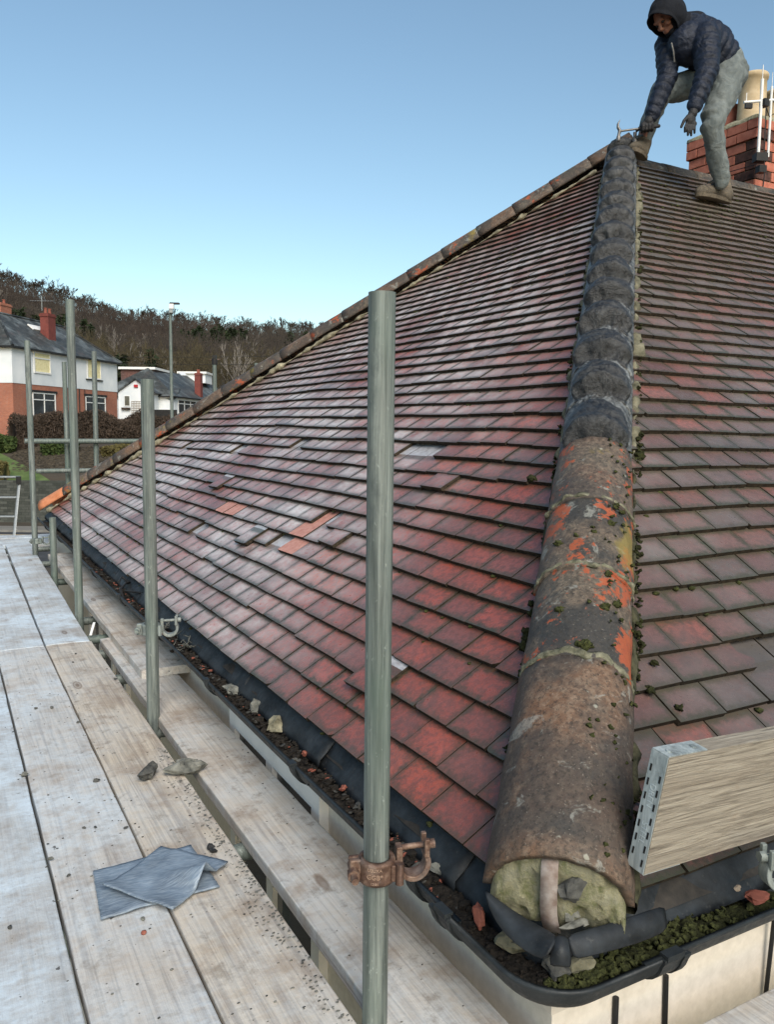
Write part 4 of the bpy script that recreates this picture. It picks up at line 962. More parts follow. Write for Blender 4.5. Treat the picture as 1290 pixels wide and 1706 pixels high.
quad(A+Nv, A+Nv-Vv, A-Vv, A, 0, .03, .2); quad(A-Vv, A-Vv+Nv, B_-Vv+Nv, B_-Vv, 0, Ln, .04); quad(B_, B_-Vv, B_-Vv+Nv, B_+Nv, 0, .04, .2)
mb.build('plank', MT['plank'], tb, bevel=.002)
nv = Nv.normalized(); vv = Vv.normalized(); mb = MB(); e = .0015
ctr = A-Vv*.5+Nv*.5-Dv*e; mb.obox(ctr, Dv*.001, Vv*.5, Nv*.47); mb.obox(A+Dv*.052+Nv*.5+vv*e, Dv*.053, vv*.001, Nv*.47); mb.obox(A-Vv+Dv*.05+Nv*.5-vv*e, Dv*.05, vv*.001, Nv*.47)
bd = mb.build('end_band', MT['band'], tb)
mb = MB()
for k in range(7):
    for j, f in enumerate((.2, .8)):
        mb.obox(A-Vv*(.16+.12*k+.06*(j == 0)-.02)+Nv*f-Dv*(e+.0016), Dv*.0003, vv*.0065, nv*.0018)
mb.build('slot', MT['dark'], bd)
mb = MB()
for k in (.018, .085): mb.tube([A+Dv*k+Nv*.45+vv*(e+.001), A+Dv*k+Nv*.45+vv*(e+.003)], .0055, 14)
mb.build('rivet', MT['band'], bd)
def emb(body, off, size):
    cu = bpy.data.curves.new('t', 'FONT'); cu.body = body; cu.size = size; cu.extrude = .0003; cu.align_x = 'CENTER'; cu.align_y = 'CENTER'
    to = bpy.data.objects.new('t', cu); C.objects.link(to); dg = bpy.context.evaluated_depsgraph_get(); me = bpy.data.meshes.new_from_object(to.evaluated_get(dg)); bpy.data.objects.remove(to)
    for v in me.vertices: v.co = A-Vv*off+Nv*.5-Dv*(e+.0012)-vv*v.co.x-nv*v.co.y*-1*-1-Dv*v.co.z
    me.materials.clear(); me.materials.append(MT['embossB']); q = bpy.data.objects.new('embossed_lettering', me); C.objects.link(q); q.parent = bd; rel(q, bd)
MT['embossB'] = simple('band_emboss', (.42, .48, .5), (.5, .56, .58), 60, .5, .1, .001, metal=.3)
emb('DREN', .36, .017); emb('STFEL', .68, .017)
# coupler at the right edge of the frame holding the plank
q = at(1350, 1440, 1.52); co = coupler(q, .02415, MT['coup'], 'green tinged galvanised coupler at the right edge over the gutter', R_(160), jaw=True)

# ------------------------------------------------------------------ bits on the deck
gs = 'stones and chips on the deck boards'
rk(.548, 2.57, .024, (.058, .026, .026), 'stoned', 'stone', 'dark wedge shaped stone on the buff board', 'stone', 51, .75, gs)
rk(.668, 2.545, .022, (.078, .030, .024), 'stone', 'stone', 'long grey stone bridging the gap between the boards', 'stone', 52, .0, gs)
rk(.655, 2.55, .036, (.02, .012, .012), 'stone', 'stone', 'small grey chip lying on the long grey stone', 'stone', 53, .8, gs)
def onz(px, py, z=0):
    p = at(px, py, 1)-Vector((0, 0, EYE)); return Vector((0, 0, EYE))+p*((z-EYE)/p.z)
chips = [(160, 1302, .008, 'stoned', 'black pea sized chip on the damp board above the membrane'), (40, 1293, .012, 'stone', 'grey chip sitting in the gap between the two left boards'), (86, 1180, .007, 'stoned', 'dark chip near the top of the middle board'),
         (60, 1181, .006, 'stoned', 'thin dark crumb left of the dark chip on the middle board'), (126, 1090, .005, 'stoned', 'small black speck on the buff board near the joint'), (122, 1104, .005, 'stoned', 'black crumb just below the speck near the board joint'),
         (192, 1132, .006, 'stoned', 'black chip on the buff board beside the gap'), (130, 1204, .006, 'stoned', 'dark crumb beside the line between the middle boards'), (350, 1414, .010, 'black', 'black curled scrap on the buff board right of the membrane'),
         (355, 1420, .008, 'black', 'black crumb touching the curled scrap'), (240, 1555, .006, 'terra', 'small red tile crumb below the membrane'), (238, 1532, .005, 'stone', 'pale crumb just under the membrane edge'),
         (84, 1432, .006, 'stone', 'pale grit in the left gap level with the membrane'), (115, 1459, .004, 'stoned', 'dark crumb left of the membrane'), (159, 1379, .004, 'stoned', 'tiny dark crumb on the damp board, right of a pair'),
         (140, 1380, .004, 'stoned', 'tiny dark crumb on the damp board, left of a pair'), (210, 1380, .005, 'stoned', 'dark crumb on the edge of the gap above the membrane'), (17, 1547, .005, 'stoned', 'dark crumb on the frosted board at the lower left')]
for i, (px, py, r, m, lb) in enumerate(chips):
    p = onz(px, py); rk(p.x, p.y, r*.55+.0008, (r*1.5, r, r*.75), m, 'chip', lb, 'chip', 100+i, i, gs)
mb = MB(); rd4 = random.Random(3)
for _ in range(800):
    tan_ = False; x = rd4.uniform(-.02, .91); y = 1.2+rd4.betavariate(1, 1.5)*3.2; r = rd4.uniform(.0006, .0024)
    if rd4.random() < .5: y = 1.3+rd4.random()*1.5; x = .652-abs(rd4.gauss(0, .03)); r *= 1.2; tan_ = True
    if .655 < x < .705 or .428 < x < .434: continue
    mb.ball((x, y, r*.3), (r*1.7, r, r*(.3 if tan_ else .7)), 6, 0 if rd4.random() < (.2 if tan_ else .7) else 1, .3, _)
o = mb.build('deck_grit', [MT['stoned'], MT['stone']]); tag(o, 'scattered grit over the deck boards', 'grit', kind='stuff')
# cut pieces of grey membrane
def sheet(corners, z, name, lab, seed, fold=None):
    vs = []; n_ = 22; c = [Vector((*onz(*q)[:2], 0)) for q in corners]
    for i in range(n_+1):
        for j in range(n_+1):
            u, v = i/n_, j/n_; p = c[0].lerp(c[1], u).lerp(c[3].lerp(c[2], u), v)
            zz = z+.007*noise.noise(p*11+Vector((seed, 0, 0)))+.003*noise.noise(p*32)
            if fold: zz += fold*max(0, 1-abs(u-.5-.15*(v-.5))*5.5)*max(0, v-.45)*1.6+.02*max(0, .2-u)*4*(1-v)
            vs.append((p.x+.002*noise.noise(p*60), p.y+.002*noise.noise(p*60+Vector((3, 3, 3))), max(zz, .004+z*.3)))
    o = MB().add(vs, [(i*(n_+1)+j, (i+1)*(n_+1)+j, (i+1)*(n_+1)+j+1, i*(n_+1)+j+1) for i in range(n_) for j in range(n_)], 0, True).build(name, MT['lead'])
    q = o.modifiers.new('s', 'SOLIDIFY'); q.thickness = .0035; tag(o, lab, 'roofing membrane', 'cut pieces of roofing membrane'); return o
sheet([(155, 1457), (318, 1412), (366, 1481), (168, 1536)], .005, 'membrane_sheet', 'lower piece of ribbed grey membrane under the other one', 1)
sheet([(170, 1492), (268, 1418), (380, 1444), (288, 1526)], .013, 'membrane_sheet', 'upper diamond shaped piece of blue grey membrane with a raised fold', 2, .06)
# white plastic strip by third pole
mb = MB(); p = onz(152, 1058, -.02); mb.obox(p+Vector((.01, .02, .03)), (.018, .05, .022), (.006, -.002, 0), (0, 0, .0015)); o = mb.build('plastic_strip', MT['white']); tag(o, 'thin white plastic strip stuck in the gap beside the third upright', 'plastic strip')
# ------------------------------------------------------------------ ladder
lad = empty('ladder', at(20, 890, 10.6)); tag(lad, 'aluminium ladder standing beyond the far corner of the deck', 'ladder')
for x, y in ((29, 0), (-42, 0)):
    mb = MB(); p, q = at(x+3.5, 797, 10.9), at(x-6, 893, 10.6); dn = (q-p).normalized(); mb.obox((p+q*1.0)/2+dn*.4, dn*((q-p).length/2+.4), Vector((R0[0], R0[1], 0))*.016, Vector((.0, .035, .01))); mb.build('stile', MT['alu'], lad, bevel=.004)
for py in (795, 829, 861, 893, 925, 957):
    t = (py-797)/96; mb = MB(); mb.tube([at(29+3.5-9.5*t, py, 10.9-.3*t), at(-42+3.5-9.5*t, py, 10.9-.3*t)], .017, 10); mb.build('rung', MT['alu'], lad)
mb = MB(); p = at(31, 800, 10.85); mb.obox(p, (.03, 0, 0), (0, .04, 0), (0, 0, .05)); mb.build('end_cap', MT['black'], lad)
# ------------------------------------------------------------------ ground, road, hill
Rh = Vector((math.cos(YAW), -math.sin(YAW), 0)); Fh = Vector((math.sin(YAW), math.cos(YAW), 0))
def W(lat, dep, z=0): p = Rh*lat+Fh*dep; return Vector((p.x, p.y, z))
PROF = [(-3000, -6.1), (45.4, -6.1), (47.9, -5.9), (48.0, -5.9), (48.25, -3.75), (50, -3.2), (56, -1.6), (62, -1.2), (75, -.9), (90, -.4), (110, 1.0)]
def prof(d):
    for (a, b), (c, e) in zip(PROF, PROF[1:]):
        if d <= c: return b+(e-b)*(d-a)/(c-a)
    return PROF[-1][1]
RID = [(-2500, 330), (-1200, 300), (-300, 300), (0, 222), (100, 194), (200, 168), (300, 157), (400, 148), (530, 142), (800, 120), (1500, 60), (3000, 40)]
def ridge(px):
    for (a, b), (c, e) in zip(RID, RID[1:]):
        if px <= c: return b+(e-b)*(px-a)/(c-a) if px > a else b
    return RID[-1][1]
def gz(lat, d):
    if d <= 110: z = prof(d)
    else:
        px = 645+FPX*lat/d; zr = ridge(px)/FPX*330; t = min(1, (d-110)/220); t2 = t*(.75+.25*t)
        z = 1+(zr-1)*t2
        z += 3*noise.noise(Vector((lat*.012, d*.012, 0)))*min(1, (d-110)/60)
        if d > 330: z = zr-(d-330)*.12; z = max(z, -6)
    return EYE+z
deps = [-2500, -400, -60, -10, 5, 20, 34, 45.4, 47.9, 48.0, 48.25, 50, 52, 54, 56, 59, 62, 68, 75, 82, 90, 100, 110]+[110+k*11 for k in range(1, 21)]+[345, 370, 420, 600, 900, 1500, 3000]
lats = [-2500, -1200, -600, -400]+list(range(-300, 301, 10))+[400, 600, 1200, 2500]
vs = [W(l, d, gz(l, d)) for d in deps for l in lats]; m = len(lats)
mb = MB().add(vs, [(i*m+j, i*m+j+1, (i+1)*m+j+1, (i+1)*m+j) for i in range(len(deps)-1) for j in range(m-1)], 0, True)
tag(mb.build('ground', MT['ground']), kind='structure')
def strip(d0, d1, z, mat, name, l0=-120, l1=120):
    mb = MB().add([W(l0, d0, z), W(l1, d0, z), W(l1, d1, z), W(l0, d1, z)], [(0, 1, 2, 3)]); o = mb.build(name, mat); tag(o, kind='structure'); return o
zg = EYE-6.1
strip(34, 45.0, zg+.015, MT['asph'], 'road')
mb = MB(); c = W(0, 45.15, zg+.05); mb.obox(c, Rh*120, Fh*.12, (0, 0, .09)); tag(mb.build('kerb', MT['pave']), kind='structure')
mb = MB(); mb.obox(W(0, 46.6, zg+.03), Rh*120, Fh*1.32, (0, 0, .09)); tag(mb.build('pavement', MT['pave']), kind='structure')
mb = MB(); mb.obox(W(0, 43.9, zg+.02), Rh*120, Fh*.05, (0, 0, .004)); tag(mb.build('road_marking', MT['buff']), kind='structure')
def uvbox(mb, pts, z0, z1, m=0):
    """vertical walls through a closed ring of ground points, brick coordinates in metres"""
    acc = 0; n = len(pts)
    for i in range(n):
        a, b = pts[i], pts[(i+1)%n]; l = (b-a).length
        mb.add([(a.x, a.y, z0), (b.x, b.y, z0), (b.x, b.y, z1), (a.x, a.y, z1)], [(0, 1, 2, 3)], m, False, [[(acc, z0), (acc+l, z0), (acc+l, z1), (acc, z1)]]); acc += l
    mb.add([(p.x, p.y, z1) for p in pts], [tuple(range(n))], m, False, [[(p.x, p.y) for p in pts]])
    return mb
mb = MB(); uvbox(mb, [W(-70, 47.95), W(30, 47.95), W(30, 48.32), W(-70, 48.32)], zg-.1, EYE-3.42)
tag(mb.build('stone_wall', MT['stonewall']), 'long dark stone retaining wall behind the road at the far left', 'wall')
# lawn
vs = []; n1_, n2_ = 14, 10
for i in range(n1_+1):
    for j in range(n2_+1):
        d = 48.5+6.0*j/n2_; px = -60+ (150-95*j/n2_)*i/n1_
        l = (px-645)/FPX*d; vs.append(W(l, d, gz(l, d)+.05))
mb = MB().add(vs, [(i*(n2_+1)+j, (i+1)*(n2_+1)+j, (i+1)*(n2_+1)+j+1, i*(n2_+1)+j+1) for i in range(n1_) for j in range(n2_)], 0, True)
tag(mb.build('lawn', MT['grass']), kind='structure')
def leafs(mb, pts, s0, s1, rd, m=0, up=.0):
    for p in pts:
        a = Vector((rd.gauss(0, 1), rd.gauss(0, 1), rd.gauss(0, 1)+up)).normalized(); b = a.cross(Vector((rd.gauss(0, 1), rd.gauss(0, 1), rd.gauss(0, 1)))).normalized(); s = rd.uniform(s0, s1)
        w_ = s*.28 if up else s*.7
        mb.add([p-a*s-b*w_, p+a*s-b*w_*.4, p+a*s*1.1+b*w_*.4, p-a*s+b*w_], [(0, 1, 2, 3)], m)
def hedge(p0, p1, y_top0, y_top1, width, n, mats, name, lab, up=1.2, seed=0, s=(.05, .16), hrag=.35):
    rd = random.Random(seed); mb = MB(); pts = []; ax = (p1-p0); ln = ax.length; ax.normalize(); nn = Vector((-ax.y, ax.x, 0))
    core = MB(); C_ = []
    for i in range(25):
        t = i/24; b = p0.lerp(p1, t); top = y_top0+(y_top1-y_top0)*t; h = top*(.8+.15*noise.noise(Vector((t*ln*.4, seed, 0)))); 
        for (o_, z) in ((-.32, -.3), (-.38, .5), (-.2, 1), (.2, 1), (.38, .5), (.32, -.3)): C_.append(b+nn*(o_*width)+Vector((0, 0, h*z)))
    core.add(C_, [(i*6+k, i*6+k+1, (i+1)*6+k+1, (i+1)*6+k) for i in range(24) for k in range(5)]+[(0, 1, 2, 3, 4, 5), tuple(24*6+k for k in (5, 4, 3, 2, 1, 0))], 0, True)
    for _ in range(n):
        t = rd.random(); top = y_top0+(y_top1-y_top0)*t; top *= 1+hrag*noise.noise(Vector((t*ln*.45, seed, 2)))
        th = rd.uniform(0, math.pi); rr = rd.uniform(.75, 1.04); x = math.cos(th); z = math.sin(th)**.55
        if z < .999: pts.append(p0.lerp(p1, t)+nn*(x*width*.5*rr)+Vector((0, 0, top*z*rr)))
    r = empty(name, p0); tag(r, lab, 'hedge'); core.build('core', mats[0], r)
    leafs(mb, pts, s[0], s[1], rd, 0, up); q = mb.build('foliage', mats[-1], r); return r
def gp(px, d): l = (px-645)/FPX*d; return W(l, d, gz(l, d))
hedge(gp(22, 55.5), gp(240, 62), 2.3, 2.0, 2.2, 16000, [MT['hedge'], MT['hedge']], 'brown_hedge', 'long brown twiggy hedge in front of the brick and white house', seed=1)
hedge(gp(235, 63), gp(330, 66), 1.7, 1.8, 1.6, 4000, [MT['hedge'], MT['hedge']], 'brown_hedge', 'low dark hedge in front of the white bungalow', seed=2)
hedge(gp(70, 54), gp(130, 55), .9, .8, 1.0, 2500, [MT['hedgeg'], MT['hedgeg']], 'green_shrub', 'green ivy patch at the foot of the brown hedge', up=0, seed=3)
hedge(gp(-20, 54.5), gp(28, 55), 1.3, .8, 1.5, 3000, [MT['hedgeg'], MT['hedgeg']], 'green_shrub', 'dark green shrub at the left edge below the brick house', up=0, seed=4)
hedge(gp(-30, 48.9), gp(9, 48.9), 1.35, 1.2, 1.0, 3500, [MT['hedgeb'], MT['hedgeb']], 'clipped_bush', 'clipped olive brown bush on the lawn above the stone wall', up=0, seed=5, s=(.03, .07), hrag=.1)
hedge(gp(170, 54), gp(232, 55), .55, .5, 1.2, 1500, [MT['hedgeb'], MT['hedgeb']], 'green_shrub', 'low yellow green growth under the hedge beside the far rails', up=0, seed=6)
# rubble bank
rd = random.Random(5); mb = MB()
for _ in range(1800):
    px = rd.uniform(20, 235); d = rd.uniform(50.5, 56); p = gp(px, d); r = rd.uniform(.03, .13); mb.ball(p, (r*1.6, r, r*.7), 6, 0, .3, _)
o = mb.build('bank_debris', MT['earth']); tag(o, 'dark leaf litter and rubble on the bank below the hedge', 'bank debris', kind='stuff')

# ------------------------------------------------------------------ houses
def hiproof(mb, q, ze, rise, over=.35, ins=None, m=0, th=.12):
    """q: four corners in order; ridge runs along q0-q1"""
    c = sum(q, Vector())/4; a = (q[1]-q[0]).normalized(); b = (q[3]-q[0]).normalized(); L_ = (q[1]-q[0]).length/2+over; Bh = (q[3]-q[0]).length/2+over
    ins = Bh if ins is None else ins
    e = [c-a*L_-b*Bh, c+a*L_-b*Bh, c+a*L_+b*Bh, c-a*L_+b*Bh]; r0, r1 = c-a*(L_-ins), c+a*(L_-ins)
    Z = lambda p, z: Vector((p.x, p.y, z)); E = [Z(p, ze) for p in e]; G = [Z(r0, ze+rise), Z(r1, ze+rise)]
    def face(P):
        u = (P[1]-P[0]).normalized(); nn = u.cross(P[-1]-P[0]).normalized(); v = nn.cross(u)
        mb.add(P, [tuple(range(len(P)))], m, False, [[((p-P[0]).dot(u), (p-P[0]).dot(v)) for p in P]])
    face([E[0], E[1], G[1], G[0]]); face([E[2], E[3], G[0], G[1]]); face([E[1], E[2], G[1]]); face([E[3], E[0], G[0]])
    for i in range(4):
        a_, b_ = E[i], E[(i+1)%4]; dz = Vector((0, 0, th)); mb.add([a_-dz, b_-dz, b_, a_], [(0, 1, 2, 3)], m+1)
    mb.add([p-Vector((0, 0, th)) for p in E][::-1], [(0, 1, 2, 3)], m+1)
    return E, G
def wallpt(a, b, px):
    """where the wall line a-b is seen at photo column px"""
    v = at(px, 702, 1)-Vector((0, 0, EYE)); k = (v.x, v.y); dx, dy = b.x-a.x, b.y-a.y
    t = (a.x*k[1]-a.y*k[0])/(dy*k[0]-dx*k[1]); return Vector((a.x+dx*t, a.y+dy*t, 0))
def zat(p, py): d = p.x*Fh.x+p.y*Fh.y; return EYE+(702-py)/FPX*d
def window(a, b, px0, px1, y0, y1, out, parent, bars=1, top=True, gl='glass', fr='white', fw=.09, lint=None, sill=None):
    p, q = wallpt(a, b, px0), wallpt(a, b, px1); mid = (p+q)/2; z1, z0 = zat(mid, y0), zat(mid, y1); u = (q-p).normalized(); ln = (q-p).length; o3 = out
    f = MB(); c = lambda s_, z, dd: p+u*s_+o3*dd+Vector((0, 0, z))
    def bar(s0, s1, za, zb, dd=.03, mm=0): f.obox(c((s0+s1)/2, (za+zb)/2, dd), u*(s1-s0)/2, o3*.03, Vector((0, 0, (zb-za)/2)), mm)
    bar(0, fw, z0, z1); bar(ln-fw, ln, z0, z1); bar(fw, ln-fw, z1-fw, z1); bar(fw, ln-fw, z0, z0+fw)
    for k in range(1, bars+1): bar(ln*k/(bars+1)-fw*.45, ln*k/(bars+1)+fw*.45, z0+fw, z1-fw, .028)
    if top: zz = z0+(z1-z0)*.7; bar(fw, ln-fw, zz-fw*.4, zz+fw*.4, .026)
    o = f.build('window', MT[fr], parent)
    g_ = MB(); g_.obox(c(ln/2, (z0+z1)/2, .012), u*(ln/2-.02), o3*.004, Vector((0, 0, (z1-z0)/2-.02))); g_.build('pane', MT[gl], o)
    for nm, dz_, mt in (('lintel', lint, 'black'), ('sill', sill, 'black')):
        if dz_:
            zc = z1+.09 if nm == 'lintel' else z0-.06; k_ = MB(); k_.obox(c(ln/2, zc, .04), u*(ln/2+.2), o3*.06, Vector((0, 0, .08 if nm == 'lintel' else .05))); k_.build(nm, MT[mt], o)
A = gp(25, 58); B = gp(197, 73); A.z = B.z = 0
u = (B-A).normalized(); nb = Vector((-u.y, u.x, 0)); nb = nb if nb.dot(Rh) < 0 else -nb; Wd = 6.4
D = A+nb*Wd; Cc = B+nb*Wd; h1 = empty('semi_detached_house', (A.x, A.y, EYE-1.6)); tag(h1, 'two storey house with white upper walls over orange brick and a hipped slate roof', 'house')
ze, zb = EYE+5.35, EYE+2.78
uvbox(MB(), [A, B, Cc, D][::1], EYE-3, zb).build('brick_wall', MT['brick'], h1)
e_ = .03; off = [(-u*e_-nb*e_), (u*e_-nb*e_), (u*e_+nb*e_), (-u*e_+nb*e_)]
uvbox(MB(), [p+o_ for p, o_ in zip((A, B, Cc, D), off)], zb, ze).build('rendered_wall', MT['rend'], h1)
mb = MB(); E, G = hiproof(mb, [A, B, Cc, D], ze, 2.75); rf = mb.build('roof', [MT['slate'], MT['black']], h1)
mb = MB()
for a_, b_ in ((E[0], G[0]), (E[1], G[1]), (G[0], G[1]), (E[3], G[0])): mb.tube([a_+Vector((0, 0, .02)), b_+Vector((0, 0, .04))], .09, 8)
mb.build('ridge_tiles', MT['slate'], rf)
def stack(c, w_, d_, z0, z1, mat, parent, pots=2, ax=u, pm='terra'):
    nn = Vector((-ax.y, ax.x, 0)); ring = [c-ax*w_/2-nn*d_/2, c+ax*w_/2-nn*d_/2, c+ax*w_/2+nn*d_/2, c-ax*w_/2+nn*d_/2]
    mb = uvbox(MB(), ring, z0, z1); k = 1.12; ring2 = [c+(p-c)*k for p in ring]; uvbox(mb, ring2, z1-.25, z1-.1); o = mb.build('chimney', mat, parent)
    for i in range(pots):
        p = c+ax*(w_*(.5*(i/(max(1, pots-1))-.5)))*1.1; mb = MB(); mb.tube([(p.x, p.y, z1-.02), (p.x, p.y, z1+.35)], [.14, .11], 12); mb.tube([(p.x, p.y, z1+.35), (p.x, p.y, z1+.42)], .14, 12); mb.build('chimney_pot', MT[pm], o)
    return o
pc_ = at(80, 545, 64); pc_.z = 0; stack(pc_, 1.0, .7, EYE+5.5, EYE+(702-522)/FPX*64, MT['redpaint'], h1, 2)
A2, B2 = A-nb*.035, B-nb*.035
window(A2, B2, 59, 87, 587, 622, -nb, h1, 0, True, 'curtain', sill=None, fw=.13); window(A2, B2, 147, 170, 597, 630, -nb, h1, 0, False, 'curtain', sill=True, fw=.12)
window(A, B, 55, 93, 653, 692, -nb, h1, 1, True, lint=True); window(A, B, 143, 176, 658, 693, -nb, h1, 1, True, lint=True)
p = wallpt(A, B, 132); mb = MB(); mb.tube([p-nb*.08+Vector((0, 0, EYE-1.5)), p-nb*.08+Vector((0, 0, zb))], .04, 8); mb.build('downpipe', MT['black'], h1)
p = wallpt(A, B, 141); mb = MB(); mb.tube([p-nb*.08+Vector((0, 0, EYE+.4)), p-nb*.08+Vector((0, 0, zb))], .03, 8); mb.build('downpipe', MT['black'], h1)
# velux
def onroof(px, d, py): return at(px, py, d)
sl = (E[0], (E[1]-E[0]).normalized(), (G[0]-E[0])); vv_ = sl[2]-sl[1]*sl[2].dot(sl[1]); q = [E[0]+sl[1]*x_+vv_*y_ for x_, y_ in ((6.2, .66), (7.9, .66), (7.9, .80), (6.2, .80))]
mb = MB(); mb.add([p+Vector((0, 0, .06))-nb*.04 for p in q], [(0, 1, 2, 3)]); s_ = mb.build('skylight', MT['white'], h1); s_.modifiers.new('s', 'SOLIDIFY').thickness = .08
mb = MB(); p = at(70, 518, 63); mb.tube([p, p+Vector((0, 0, 1.1))], .025, 6); mb.tube([p+Vector((0, 0, .75))-Rh*.9, p+Vector((0, 0, .75))+Rh*.9], .012, 6)
for k in range(-4, 5): mb.tube([p+Rh*k*.2+Vector((0, 0, .75))-Fh*.25, p+Rh*k*.2+Vector((0, 0, .75))+Fh*.25], .008, 4)
mb.build('aerial', MT['alu'], h1)
# neighbour's chimney and roof at the left edge
h0 = empty('neighbour_house', gp(-25, 66)); tag(h0, 'house at the left edge showing its orange brick chimney behind the slate roof', 'house')
a_ = gp(-110, 66); b_ = gp(-12, 80); a_.z = b_.z = 0; u0_ = (b_-a_).normalized(); n0_ = Vector((-u0_.y, u0_.x, 0)); n0_ = n0_ if n0_.dot(Rh) < 0 else -n0_
uvbox(MB(), [a_, b_, b_+n0_*7, a_+n0_*7], EYE-3, EYE+5.6).build('brick_wall', MT['brick'], h0); mb = MB(); hiproof(mb, [a_, b_, b_+n0_*7, a_+n0_*7], EYE+5.6, 2.6); mb.build('roof', [MT['slate'], MT['black']], h0)
pc_ = at(3, 540, 76); pc_.z = 0; stack(pc_, 1.6, 1.0, EYE+5.5, EYE+(702-506)/FPX*76, MT['brick'], h0, 2)
# bungalow
h2 = empty('bungalow', gp(290, 90)); tag(h2, 'white rendered bungalow with grey slate roofs and flat topped dormers', 'bungalow')
K = gp(289, 88); Rr = gp(400, 116); K.z = Rr.z = 0; u2 = (Rr-K).normalized(); n2 = Vector((-u2.y, u2.x, 0)); n2 = n2 if n2.dot(Rh) < 0 else -n2
Kb, Rb = K+n2*8.5, Rr+n2*8.5; z2 = EYE+3.0
uvbox(MB(), [K, Rr, Rb, Kb], EYE-2.5, z2).build('wall', MT['rend'], h2); mb = MB(); E, G = hiproof(mb, [K, Rr, Rb, Kb], z2, 3.25, .4, 4.4); mb.build('roof', [MT['slate'], MT['black']], h2)
window(K, Rr, 297, 327, 662, 685, -n2, h2, 2, True, fw=.12); 
# wing facing the camera with a gable
g0, g1 = gp(199, 86), gp(257, 86); g0.z = g1.z = 0; bk_ = Fh*9; gz0, gz1 = EYE+(702-650)/FPX*86, EYE+(702-630)/FPX*86; gm = (g0+g1)/2
mb = MB(); mb.add([(g0.x, g0.y, EYE-2), (g1.x, g1.y, EYE-2), (g1.x, g1.y, gz0), (gm.x, gm.y, gz1), (g0.x, g0.y, gz0)], [(0, 1, 2, 3, 4)])
for a_ in (g0, g1): b_ = a_+bk_; mb.add([(a_.x, a_.y, EYE-2), (b_.x, b_.y, EYE-2), (b_.x, b_.y, gz0), (a_.x, a_.y, gz0)], [(0, 1, 2, 3)])
mb.build('gable_wall', MT['rend'], h2)
mb = MB(); ov = Fh*-.25
for a_, s_ in ((g0, -1), (g1, 1)):
    P = [Vector((a_.x, a_.y, gz0))+ov+Rh*.3*s_-Vector((0, 0, .2)), Vector((gm.x, gm.y, gz1))+ov+Vector((0, 0, .06))]; P = [P[0], P[0]+bk_, P[1]+bk_, P[1]]
    if s_ > 0: P = P[::-1]
    mb.add(P, [(0, 1, 2, 3)], 0, False, [[(0, 0), (9, 0), (9, 2.2), (0, 2.2)]])
o = mb.build('roof', MT['slate'], h2); o.modifiers.new('s', 'SOLIDIFY').thickness = .12
window(g0, g1, 208, 217.5, 656, 673, -Fh, h2, 0, False, fw=.05)
mb = MB(); p, q = wallpt(g0, g1, 220), wallpt(g0, g1, 236)
for k in range(7):
    s_ = k/6; c = p.lerp(q, s_)-Fh*.06; mb.tube([c+Vector((0, 0, zat(p, 691))), c+Vector((0, 0, zat(p, 665)))], .02, 4)
for k in range(8): z = zat(p, 691)+(zat(p, 665)-zat(p, 691))*k/7; mb.tube([p-Fh*.06+Vector((0, 0, z)), q-Fh*.06+Vector((0, 0, z))], .02, 4)
mb.build('trellis', MT['wood'], h2)
p = wallpt(g0, g1, 228); mb = MB(); mb.obox(p-Fh*.08+Vector((0, 0, zat(p, 640))), Rh*.2, Fh*.06, (0, 0, .14)); mb.build('alarm_box', MT['redsign'], h2)
p = wallpt(g0, g1, 211); mb = MB(); mb.obox(p-Fh*.15+Vector((0, 0, zat(p, 677))), Rh*.45, Fh*.12, (0, 0, .1)); mb.build('window_box', MT['hedge'], h2)
# link wall and porch between the wing and the main block
l0, l1 = gp(257, 89), gp(291, 88.3); l0.z = l1.z = 0; mb = MB(); uvbox(mb, [l0, l1, l1+Fh*3, l0+Fh*3], EYE-2, EYE+(702-662)/FPX*89); mb.build('porch_wall', MT['rend'], h2)
mb = MB(); c0, c1 = Vector((l0.x, l0.y, EYE+2.75)), Vector((l1.x, l1.y, EYE+2.75)); mb.add([c0-Fh*.5-Rh*.3, c1-Fh*.5+Rh*.2, c1+Fh*2.6+Vector((0, 0, 1.2)), c0+Fh*2.6+Vector((0, 0, 1.2))], [(0, 1, 2, 3)], 0, False, [[(0, 0), (3, 0), (3, 3), (0, 3)]]); o = mb.build('porch_roof', MT['slate'], h2); o.modifiers.new('s', 'SOLIDIFY').thickness = .2
window(l0, l1, 268, 280, 660, 676, -Fh, h2, 0, False, fw=.06)
mb = MB(); mb.obox(at(268, 692, 80), Rh*1.6, Fh*.03, (0, 0, .55)); tag(mb.build('garden_gate', MT['black']), 'dark panelled garden gate before the bungalow porch', 'gate')
# dormers
def dorm(px0, px1, y0, y1, d, depth, mat, parent):
    a_, b_ = gp(px0, d), gp(px1, d); a_.z = b_.z = 0; mb = uvbox(MB(), [a_, b_, b_+Fh*depth, a_+Fh*depth], zat(a_, y1), zat(a_, y0)); o = mb.build('dormer', mat, parent)
    c = (a_+b_)/2; mb = MB(); mb.obox(c+Fh*(depth/2-.1)+Vector((0, 0, zat(a_, y0)+.06)), Rh*((b_-a_).length/2+.2), Fh*(depth/2+.2), (0, 0, .13)); mb.build('fascia', MT['white'], o)
MT['tilehang'] = m_brick('brown_tile_hanging', (.075, .05, .045), (.11, .07, .065), (.03, .02, .02), .2, .14)
dorm(204, 259, 612, 645, 93, 6, MT['tilehang'], h2); dorm(300, 343, 618, 634, 106, 4, MT['rend'], h2)
pc_ = at(331, 640, 97); pc_.z = 0; stack(pc_, .9, .7, EYE+2.5, EYE+(702-617)/FPX*97, MT['redpaint'], h2, 2, u2)
